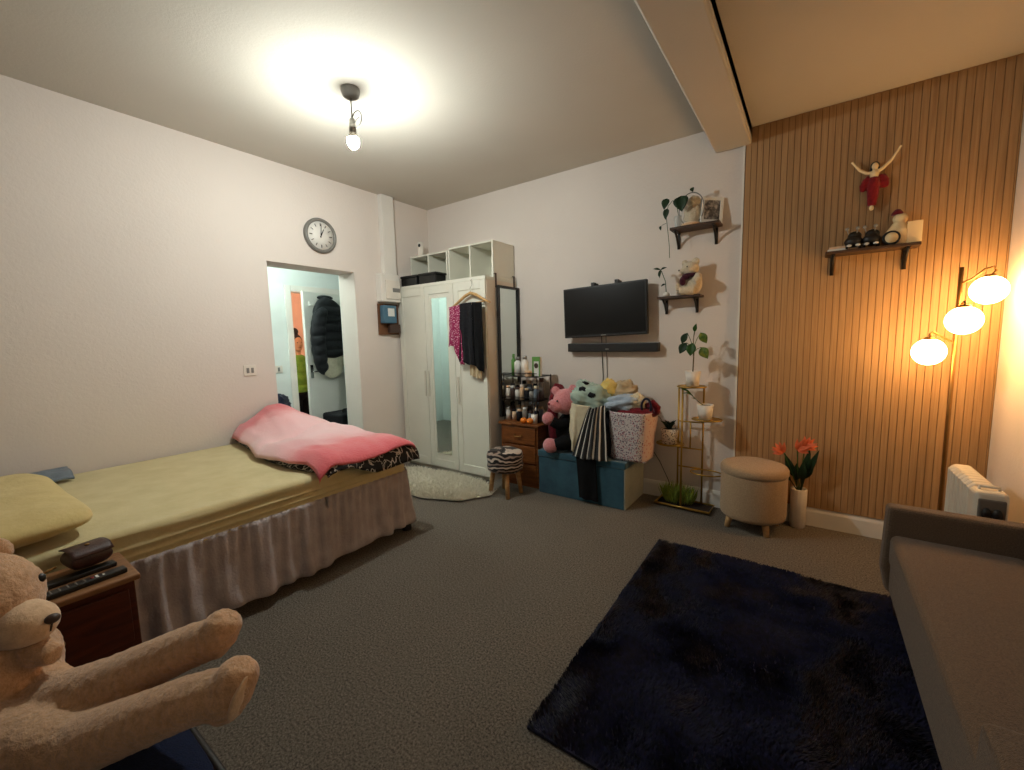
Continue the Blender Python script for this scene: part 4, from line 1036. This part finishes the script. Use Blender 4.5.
drape('cream_trousers', 'cream garment draped between the pink teddy and the stripes', 'cream', (-1.60, -1.42), (-1.60, -1.50), (.80, .78), (.435, .37), 3.045, 2, .012, loc=(-1.54, 3.0, .4), seed=2, solid=.012, depth=.03)
# striped garment: gathered at the top, flaring down over the box edge
def strp(u, v):
    x0 = -1.42 + (-1.545 + 1.42) * v; x1 = -1.275 + (-1.235 + 1.275) * v
    x = x0 + (x1 - x0) * u; z = .80 + (.375 - .80) * v - .03 * (1 - u) * (1 - v) ** 2 + .01 * nz(u * 4, v)
    y = 3.02 - .05 * v ** .6 - .035 * math.sin(u * PI) + .008 * math.sin(u * 30)
    return (x, y, z)
g = G().grid(strp, 60, 40)
n = N('black_white_stripe_cloth'); uvn = n.new('ShaderNodeUVMap'); sx = n.new('ShaderNodeSeparateXYZ'); n.link(uvn.outputs[0], sx.inputs[0])
fr_ = n.math('FRACT', n.math('MULTIPLY', n.math('ADD', sx.outputs[0], n.math('MULTIPLY', n.noise(9, 2), .03)), 6.0))
n.base(n.ramp(fr_, [(0, (20, 19, 20)), (.78, (214, 206, 192))], 'CONSTANT')).set(rough=.85, sheen=.2); M['uvstripe'] = n.m
o = obj('striped_garment', g, 'uvstripe', loc=(-1.4, 3.0, .4), solid=.006)
uv = o.data.uv_layers.new(name='uv')
for l in o.data.loops: i = l.vertex_index; uv.data[l.index].uv = ((i % 61) / 60, (i // 61) / 40)
tag(o, 'black garment with narrow white stripes draped over the heap', 'clothing')
def trs(u, v):
    x0 = -1.51 + .03 * v; x1 = -1.345 + .03 * v
    x = x0 + (x1 - x0) * u
    w = min(1, v / .18); z = (.385 if v < .18 else .385 - (v - .18) / .82 * .345)
    y = 3.10 - .130 * w - .008 * math.sin(u * PI) + .008 * math.sin(u * 9 + v * 2) * v
    return (x, y - (.006 if v > .18 else 0), z + .012 * nz(u * 3, 5) * v)
tag(obj('black_trousers', G().grid(trs, 30, 50), 'blackcloth', loc=(-1.43, 2.96, .03), solid=.010), 'black trousers hanging down the front of the teal box', 'clothing')
heap('dark_clothes', 'dark clothes bulging out beside the laundry bag', (-1.285, 3.07, .49), (.045, .08, .11), 'charcoal', 9, .4)
# laundry bag
t = thing('laundry_bag', 'soft floral printed laundry bag on the teal box', 'laundry bag', (-1.08, 3.18, OH))
def bag(u, v):
    a = 2 * PI * u; e = .55
    def sg(x, p): return math.copysign(abs(x) ** p, x)
    rx = .145 + .020 * v; ry = .14 + .02 * v
    z = OH + .004 + .375 * v
    x = -1.125 + .012 * v + rx * sg(math.cos(a), e) * (1 + .03 * nz(math.cos(a) * 2, math.sin(a) * 2, v * 3)); y = 3.18 + ry * sg(math.sin(a), e) * (1 + .03 * nz(math.cos(a) * 2 + 4, math.sin(a) * 2, v * 3))
    return (x, y, z)
g = G(); g.grid(lambda u, v: bag(u * .785 + .5 + .0, v), 60, 20)
obj('front_panel', G().grid(lambda u, v: bag(.47 + .40 * u, v), 40, 20), 'floral', t, solid=.008)
obj('side_panel', G().grid(lambda u, v: bag(.87 + .26 * u, v), 30, 20), 'pinkfloral', t, solid=.008)
obj('back_panel', G().grid(lambda u, v: bag(.13 + .34 * u, v), 30, 20), 'floral', t, solid=.008)
obj('bag_base', G().box(-1.24, -.98, 3.06, 3.30, OH + .001, OH + .008), 'floral', t)
heap('red_clothes', 'dark red clothes filling the laundry bag', (-1.085, 3.18, .745), (.165, .135, .055), 'maroon', 12, .2)
heap('pale_blue_shirt', 'pale blue shirt crumpled in the laundry bag', (-1.18, 3.14, .815), (.15, .10, .065), 'palblue', 14, .55, (0, -.15, 0))
heap('white_shirt', 'cream shirt collar at the right of the laundry', (-1.075, 3.13, .825), (.06, .06, .065), 'cream', 15, .7)
tag(obj('navy_strap', G().tube(arc((-.985, 3.09, .80), .035, -.5, 3.6, 16, 'xz', .062), .009, 8), 'navycloth', loc=(-.985, 3.09, .76)), 'navy strap looped up from the laundry bag', 'strap')
tag(obj('red_scarf', G().tube([(-1.0, 3.13, .80), (-.95, 3.14, .825), (-.925, 3.15, .79), (-.93, 3.15, .74)], [.02, .03, .03, .02], 10), 'maroon', loc=(-.95, 3.14, .76)), 'red scarf end behind the navy strap', 'clothing')

# ================================================================== SHELVES
def bracket(g, x, y, z, d_, h):
    g.box(x - .010, x + .010, y - d_, y, z - .006, z).box(x - .010, x + .010, y - .006, y, z - h, z)
    g.tube([(x, y - d_ * .92, z - .004), (x, y - d_ * .45, z - h * .38), (x, y - .006, z - h * .95)], .008, 6)
    return g
def shelf(label, x0, x1, z, y0, yb, bx, h=.10):
    t = thing('wall_shelf', label, 'shelf', ((x0 + x1) / 2, yb, z))
    obj('board', G().box(x0, x1, y0, yb, z - .018, z), 'shelfwood', t, bevel=.002)
    for x in bx: obj('bracket', bracket(G(), x, yb, z - .018, yb - y0 - .01, h), 'blackmetal', t)
YW = YB - .001; YS = YB - .019
shelf('small dark shelf high up holding the photo frame', -.895, -.56, 2.122, 3.30, YW, (-.862, -.60), .12)
shelf('small dark shelf holding the white teddy', -.985, -.675, 1.625, 3.315, YW, (-.945, -.72), .11)
shelf('dark shelf with ornaments on the slat wall', .045, .475, 1.818, 3.29, YS, (.085, .425), .115)

# shelf 1: glass globe with pothos, frame
t = thing('terrarium_ornament', 'round clear glass ornament with wire hoop on the high shelf', 'ornament', (-.755, 3.36, 2.122))
gc = (-.755, 3.35, 2.225)
obj('figurine', G().ell((-.745, 3.36, 2.20), (.065, .045, .075), disp=.3).ell((-.74, 3.355, 2.29), (.045, .035, .042), disp=.2), 'whiteplush', t)
obj('wire_hoop', G().tube(arc((-.752, 3.33, 2.235), .085, -.9, PI + .9, 30, 'xz', .115), .0035, 6), 'steel', t)
obj('base', G().lathe([(0, 0), (.07, 0), (.07, .012), (.05, .02), (0, .022)], (-.755, 3.35, 2.122)), 'muzzle', t)
t = thing('propagating_pothos', 'pothos cutting with heart leaves in a glass on the high shelf', 'plant', (-.845, 3.33, 2.122))
obj('glass_jar', G().lathe([(.0, 0), (.024, 0), (.026, .004), (.026, .08), (.024, .08), (.023, .006), (0, .006)], (-.845, 3.335, 2.122)), 'glass', t)
obj('vine', G().tube([(-.845, 3.335, 2.13), (-.84, 3.33, 2.20), (-.855, 3.32, 2.29), (-.88, 3.31, 2.315), (-.91, 3.305, 2.28), (-.92, 3.30, 2.20), (-.905, 3.29, 2.10), (-.89, 3.285, 1.98), (-.888, 3.285, 1.90)], .0022, 6).tube([(-.92, 3.30, 2.16), (-.95, 3.30, 2.15), (-.965, 3.30, 2.13)], .0015, 5), 'leaf', t)
for (p, q, w) in (((-.815, 3.29, 2.315), (-.805, 3.28, 2.215), .105), ((-.92, 3.30, 2.325), (-.935, 3.29, 2.255), .058), ((-.915, 3.29, 2.25), (-.922, 3.285, 2.18), .045), ((-.962, 3.295, 2.14), (-.955, 3.29, 2.11), .018), ((-.745, 3.30, 2.37), (-.735, 3.29, 2.34), .03)):
    obj('leaf', G().leaf(p, q, w, (0, -1, .1), .05, heart=True), 'leafdark', t, solid=.0012)
t = thing('photo_frame', 'white frame with a grey picture leaning on the high shelf', 'picture frame', (-.625, 3.36, 2.122))
R = (math.radians(-10), math.radians(6), math.radians(28)); pv = (-.625, 3.36, 2.122)
g = G().box(-.70, -.55, 3.35, 3.375, 2.122, 2.144).box(-.70, -.55, 3.35, 3.375, 2.288, 2.31).box(-.70, -.678, 3.35, 3.375, 2.144, 2.288).box(-.572, -.55, 3.35, 3.375, 2.144, 2.288)
obj('frame', g.rot(R, pv), 'label', t, bevel=.002)
n = N('grey_picture'); n.base(n.ramp(n.noise(28, 4, .6), [(.35, (44, 44, 46)), (.5, (110, 108, 106)), (.62, (176, 172, 166))])).set(rough=.3); M['pic'] = n.m
obj('picture', G().box(-.679, -.571, 3.356, 3.37, 2.143, 2.289).rot(R, pv), 'pic', t)

# shelf 2: white teddy, plant
t = thing('white_teddy_bear', 'white teddy bear in a maroon scarf on the lower shelf', 'teddy bear', (-.74, 3.36, 1.625))
g = G().ell((-.735, 3.36, 1.700), (.065, .055, .075)).ell((-.755, 3.35, 1.815), (.062, .055, .056)).ell((-.80, 3.325, 1.80), (.028, .026, .022))
g.ell((-.715, 3.335, 1.862), (.028, .016, .028)).ell((-.80, 3.375, 1.865), (.024, .016, .024))
g.tube([(-.72, 3.33, 1.65), (-.77, 3.315, 1.655), (-.815, 3.31, 1.66)], [.035, .032, .03], 12).tube([(-.75, 3.38, 1.65), (-.82, 3.37, 1.66), (-.85, 3.355, 1.665)], [.035, .03, .028], 12)
g.tube([(-.70, 3.325, 1.76), (-.69, 3.305, 1.735), (-.715, 3.295, 1.715)], [.03, .032, .026], 12).ell((-.83, 3.305, 1.685), (.02, .022, .03))
obj('plush_body', g, 'whiteplush', t, remesh=.006, smooth_it=3)
obj('scarf', G().lathe([(.05, -.014), (.066, -.006), (.066, .012), (.05, .018)], (-.745, 3.352, 1.762), 24).ell((-.795, 3.30, 1.725), (.022, .014, .035)).ell((-.775, 3.30, 1.75), (.03, .018, .02)), 'darkmaroon', t)
for p in ((-.798, 3.322, 1.828), (-.765, 3.300, 1.825)): obj('eye', G().ell(p, .006, nu=10, nv=6), 'black', t)
obj('nose', G().ell((-.825, 3.312, 1.806), (.007, .007, .006), nu=10, nv=6), 'nose', t)
t = thing('bud_vase_plant', 'drooping green sprig in a tiny white vase beside the white teddy', 'plant', (-.925, 3.35, 1.625))
obj('bud_vase', G().lathe([(0, 0), (.022, 0), (.028, .012), (.02, .028), (.01, .035), (0, .035)], (-.925, 3.35, 1.625)), 'ceramic', t)
obj('stem', G().tube([(-.925, 3.35, 1.65), (-.93, 3.34, 1.74), (-.955, 3.33, 1.81), (-.965, 3.33, 1.83)], .003, 6), 'leaf', t)
for q in ((-1.02, 3.32, 1.84), (-.96, 3.29, 1.76), (-.915, 3.32, 1.84), (-.975, 3.31, 1.775), (-.955, 3.31, 1.70)):
    obj('leaf', G().leaf((-.964, 3.33, 1.828) if q[2] > 1.72 else (-.928, 3.34, 1.72), q, .018, (0, -1, .5), .1), 'leafdark', t, solid=.001)

# slat shelf ornaments
ZS = 1.818
t = thing('small_books', 'short stack of two pale booklets at the left end of the slat shelf', 'books', (.095, 3.36, ZS))
obj('booklet', G().box(.055, .150, 3.31, 3.40, ZS, ZS + .014), 'label', t, bevel=.002)
obj('booklet', G().box(.062, .145, 3.315, 3.395, ZS + .014, ZS + .028), 'muzzle', t, bevel=.002)
def toycar(label, x):
    t = thing('model_vehicle', label, 'ornament', (x, 3.35, ZS), group='black model vehicles on the slat shelf')
    obj('body', G().ell((x, 3.34, ZS + .048), (.045, .04, .034)).ell((x + .004, 3.35, ZS + .082), (.034, .03, .028)), 'black', t, remesh=.005, smooth_it=1)
    for dx in (-.022, .020):
        obj('headlight', G().ell((x + dx, 3.305, ZS + .022), (.013, .006, .008)), 'label', t)
    for dx, dy in ((-.032, -.02), (.032, -.02), (-.032, .03), (.032, .03)):
        obj('wheel', G().tube([(x + dx - .006, 3.34 + dy, ZS + .017), (x + dx + .006, 3.34 + dy, ZS + .017)], .0165, 14), 'blackmetal', t)
    for dx in (-.026, .012): obj('mirror', G().tube([(x + dx, 3.33, ZS + .09), (x + dx * 1.3, 3.325, ZS + .12)], .0025, 6).ell((x + dx * 1.3, 3.325, ZS + .124), (.010, .006, .010), nu=12, nv=8), 'silver', t)
toycar('black model vehicle next to the pale booklets', .180)
toycar('black model vehicle next to the small gold clock', .262)
t = thing('small_clock', 'small round dark clock with gold dial on the slat shelf', 'clock', (.350, 3.33, ZS))
def latheY(prof, cx, cy, cz, n=32):
    g = G().lathe(prof, (0, 0, 0), n); g.v = [(cx + v[0], cy - v[2], cz + v[1]) for v in g.v]; return g
obj('case', latheY([(0, 0), (.036, 0), (.042, .01), (.040, .028), (.030, .032), (.028, .01), (0, .01)], .350, 3.345, ZS + .042), 'black', t)
obj('dial', latheY([(0, .022), (.031, .022), (.031, .031), (0, .031)], .350, 3.345, ZS + .042), 'cardyellow', t)
obj('hands', G().tube([(.35, 3.317, ZS + .042), (.35, 3.317, ZS + .062)], .0015, 5).tube([(.35, 3.317, ZS + .042), (.364, 3.317, ZS + .036)], .0015, 5), 'black', t)
t = thing('santa_figurine', 'cream figurine with a red cap on the slat shelf', 'figurine', (.375, 3.385, ZS))
obj('figure_body', G().lathe([(0, 0), (.055, 0), (.06, .05), (.055, .09), (.035, .12), (.03, .13)], (.385, 3.385, ZS), 24).ell((.39, 3.38, ZS + .155), (.035, .03, .032)), 'cardyellow', t, remesh=.005, smooth_it=2)
obj('cap', G().lathe([(.028, 0), (.026, .012), (.012, .03), (0, .034)], (.375, 3.38, ZS + .178), 20), 'maroon', t)
tag(obj('cream_card', G().box(.418, .482, 3.335, 3.35, ZS, ZS + .125), 'cardyellow', loc=(.45, 3.34, ZS), bevel=.002), 'upright cream card at the right end of the slat shelf', 'card')

# figure above the slat shelf
t = thing('wall_figurine', 'carved figure in red robes with both arms raised on the slats', 'wall ornament', (.262, YS, 2.05))
yy = YS - .028
g = G().ell((.262, yy, 2.300), (.017, .016, .022)).tube([(.262, yy, 2.285), (.262, yy, 2.262), (.260, yy, 2.22)], [.009, .022, .018], 12)
g.tube([(.262, yy, 2.262), (.225, yy, 2.268), (.190, yy, 2.295), (.162, yy - .002, 2.335), (.152, yy - .002, 2.350)], [.012, .010, .008, .006, .007], 8)
g.tube([(.262, yy, 2.262), (.298, yy, 2.282), (.335, yy, 2.320), (.362, yy - .002, 2.368), (.372, yy - .002, 2.388)], [.012, .010, .008, .006, .007], 8)
obj('figure', g, 'cardyellow', t, remesh=.003, smooth_it=1)
obj('feet', G().ell((.258, yy, 2.062), (.012, .012, .016)), 'cardyellow', t)
obj('hair', G().ell((.262, yy + .008, 2.306), (.021, .016, .024)).ell((.247, yy + .006, 2.285), (.008, .01, .02)).ell((.277, yy + .006, 2.285), (.008, .01, .02)), 'hair', t)
g = G(); g.tube([(.262, yy, 2.238), (.260, yy, 2.20), (.260, yy, 2.14), (.258, yy, 2.075)], [.022, .030, .028, .020], 14)
g.ell((.222, yy + .004, 2.205), (.024, .014, .045), (0, .3, 0), disp=.3).ell((.304, yy + .004, 2.21), (.026, .014, .045), (0, -.3, 0), disp=.3, seed=4)
obj('robe', g, 'red', t, remesh=.004, smooth_it=1)

# ================================================================== HALL THINGS AND THE PERSON
Ca, Sa = math.cos(math.radians(12)), math.sin(math.radians(12))
def hp(a, b, z):  # point on the door: a out from the face, b along (negative = free edge)
    return Vector((HX + .012 + a * Ca - b * Sa, F1 + a * Sa + b * Ca, z))
def doorcloth(name, label, mat, prof, out, seed=0, remesh=.012, solid=0):
    g = G()
    for (b, z0, w, h, d_, ro) in prof: g.ell(hp(out, b, z0), (d_, w, h), (ro, 0, math.radians(12)), disp=.1, seed=seed)
    return tag(obj(name, g, mat, loc=tuple(hp(out, prof[0][0], prof[-1][1] - .1)), remesh=remesh, smooth_it=2), label, 'coat')
t = thing('puffer_jacket', 'black puffer jacket hanging on the white hallway door', 'coat', tuple(hp(.1, -.4, 1.2)))
def quilted(z0, z1, half, cen, out, dep, bands, n=28, m=72):
    # flattened sleeve of cloth with soft horizontal quilting, laid against the door
    def ip(tab, q):
        q *= len(tab) - 1; i = min(len(tab) - 2, int(q)); return tab[i] + (tab[i + 1] - tab[i]) * (q - i)
    vs = []
    for j in range(m + 1):
        q = j / m; z = z0 + (z1 - z0) * q; e = math.sqrt(max(.02, 1 - (2 * q - 1) ** 10))
        puff = .62 + .38 * abs(math.sin(PI * q * bands)) ** .6
        for k in range(n):
            aa = 2 * PI * k / n; sl = .035 * math.sin(aa) * (q - .3)
            vs.append(hp(out + dep * e * puff * math.cos(aa) + .008 * nz(aa, q * 6), ip(cen, q) + ip(half, q) * e * (.93 + .07 * puff) * math.sin(aa), z + sl))
    g = G(); g.add(vs, [(j * n + k, j * n + (k + 1) % n, (j + 1) * n + (k + 1) % n, (j + 1) * n + k) for j in range(m) for k in range(n)] + [tuple(range(n)), tuple(m * n + k for k in range(n - 1, -1, -1))])
    return g
obj('quilted_body', quilted(1.885, 1.16, [.10, .20, .26, .29, .31, .32, .33, .31], [-.48, -.46, -.44, -.43, -.42, -.40, -.38, -.35], .115, .085, 7), 'puffer', t)
obj('sleeve', quilted(1.76, .98, [.07, .095, .10, .10, .095, .09, .085, .07], [-.58, -.64, -.675, -.69, -.69, -.685, -.67, -.63], .165, .065, 7), 'puffer', t)
obj('collar', G().ell(hp(.08, -.47, 1.885), (.05, .10, .03)), 'puffer', t)
doorcloth('cream_coat', 'cream coat hanging below the puffer jacket', 'creamcoat', [(-.46, 1.14, .17, .16, .04, 0), (-.44, 1.02, .16, .12, .035, 0), (-.30, 1.16, .11, .13, .035, .3)], .10, 2)
doorcloth('white_coat', 'white coat at the hinge side of the hallway door', 'creamcoat', [(-.16, 1.66, .11, .20, .05, -.25), (-.10, 1.4, .09, .22, .05, 0)], .09, 4)
doorcloth('black_scarf', 'long black scarf hanging at the hinge side of the door', 'blackcloth', [(-.20, 1.15, .085, .25, .04, .1), (-.19, .88, .075, .2, .035, 0), (-.21, .72, .05, .06, .03, 0)], .15, 6)
heap('dark_bag', 'dark bag heaped on the hallway shelf at the left', (-4.88, 2.24, .62), (.13, .14, .15), 'navycloth', 3, .4, cat='bag')
t = thing('shoe_rack', 'low white shelf in the hallway beneath the dark bag', 'rack', (-4.88, 2.22, 0))
obj('rack_top', G().box(-5.03, -4.74, 1.98, 2.40, .435, .46), 'white', t)
for y in (1.99, 2.375): obj('rack_side', G().box(-5.03, -4.74, y, y + .02, 0, .435), 'white', t)
obj('rack_shelf', G().box(-5.03, -4.74, 2.01, 2.375, .2, .215), 'white', t)
t = thing('suitcase', 'black suitcase on the hallway floor at the right', 'suitcase', (-4.6, 3.0, 0))
obj('shell', G().box(-4.80, -4.40, 2.72, 3.25, .03, .50), 'charcoal', t, bevel=.03, seg=3)
obj('carry_handle', G().tube([(-4.6, 2.87, .50), (-4.6, 2.88, .53), (-4.6, 3.06, .53), (-4.6, 3.07, .50)], .009, 8), 'black', t)
for y in (2.78, 3.19):
    for x in (-4.75, -4.45): obj('wheel', G().tube([(x, y - .01, .022), (x, y + .01, .022)], .022, 12), 'black', t)
heap('patterned_bag', 'grey patterned bag on top of the suitcase', (-4.62, 3.10, .62), (.12, .12, .10), 'potprint', 8, .2, cat='bag')

# person looking round the door, standing in the far room
t = thing('person', 'person with black hair in a bun, green top and black trousers, beyond the door', 'person', (-5.50, 2.84, 0))
PX_, PY_ = -5.50, 2.84
g = G()
g.tube([(PX_, PY_, 1.02), (PX_, PY_, 1.10), (PX_, PY_, 1.145)], [.05, .042, .045], 12)
g.ell((PX_ + .01, PY_, 1.225), (.078, .068, .098)).ell((PX_ + .075, PY_ - .008, 1.20), (.022, .018, .018)).ell((PX_ + .088, PY_ - .002, 1.222), (.012, .010, .018))
g.ell((PX_ + .05, PY_, 1.165), (.035, .035, .028)).ell((PX_ - .005, PY_ - .07, 1.215), (.018, .008, .026)).ell((PX_ - .005, PY_ + .07, 1.215), (.018, .008, .026))
g.ell((PX_, PY_, .96), (.085, .135, .14)).ell((PX_, PY_, .78), (.075, .105, .14)).ell((PX_, PY_, .66), (.085, .125, .09))
for s_ in (-1, 1):
    g.tube([(PX_, PY_ + s_ * .125, 1.015), (PX_ - .01, PY_ + s_ * .165, .92), (PX_ + .0, PY_ + s_ * .17, .78), (PX_ + .04, PY_ + s_ * .165, .66), (PX_ + .055, PY_ + s_ * .162, .62)], [.042, .036, .030, .024, .019], 12)
    hx_, hy_, hz_ = PX_ + .06, PY_ + s_ * .162, .60
    g.ell((hx_, hy_, hz_ - .02), (.022, .012, .035))
    for q in range(4): g.tube([(hx_ - .014 + .010 * q, hy_, hz_ - .045), (hx_ - .014 + .011 * q, hy_ - s_ * .006, hz_ - .075), (hx_ - .013 + .011 * q, hy_ - s_ * .016, hz_ - .092 + .004 * abs(q - 1.5))], [.006, .0055, .0045], 8)
    g.tube([(hx_ + .016, hy_, hz_ - .01), (hx_ + .032, hy_ - s_ * .006, hz_ - .035), (hx_ + .034, hy_ - s_ * .01, hz_ - .052)], [.007, .006, .005], 8)
    g.tube([(PX_, PY_ + s_ * .06, .62), (PX_ + .01, PY_ + s_ * .065, .38), (PX_, PY_ + s_ * .065, .10), (PX_, PY_ + s_ * .065, .04)], [.072, .05, .032, .03], 12)
    g.ell((PX_ + .045, PY_ + s_ * .065, .028), (.085, .034, .028))
obj('body', g, 'skin', t, remesh=.006, smooth_it=2)
g = G().ell((PX_ - .018, PY_, 1.250), (.088, .080, .098)).ell((PX_ - .02, PY_ - .01, 1.372), (.048, .052, .046)).ell((PX_ - .03, PY_, 1.18), (.06, .066, .07))
obj('hair', g, 'hair', t, remesh=.007, smooth_it=1)
for dy in (-.026, .022): obj('eye', G().ell((PX_ + .078, PY_ + dy, 1.238), (.006, .010, .006), nu=10, nv=6), 'hair', t)
obj('mouth', G().ell((PX_ + .078, PY_ - .002, 1.180), (.006, .018, .005), nu=10, nv=6), 'maroon', t)
g = G().ell((PX_, PY_, .97), (.098, .150, .135)).ell((PX_, PY_, .80), (.090, .120, .16)).ell((PX_, PY_, .68), (.098, .138, .08))
for s_ in (-1, 1): g.tube([(PX_, PY_ + s_ * .12, 1.02), (PX_ - .01, PY_ + s_ * .165, .93), (PX_, PY_ + s_ * .170, .86)], [.052, .048, .044], 12)
obj('green_top', g, 'greencloth', t, remesh=.008, smooth_it=2)
g = G().ell((PX_, PY_, .61), (.094, .134, .08))
for s_ in (-1, 1): g.tube([(PX_, PY_ + s_ * .06, .62), (PX_ + .01, PY_ + s_ * .066, .38), (PX_, PY_ + s_ * .066, .08)], [.082, .062, .046], 14)
obj('black_trousers', g, 'blackcloth', t, remesh=.008, smooth_it=2)

t.scale = (1.0, 1.0, 1.09)
for o in bpy.data.objects:
    if '_o' in o: del o['_o']
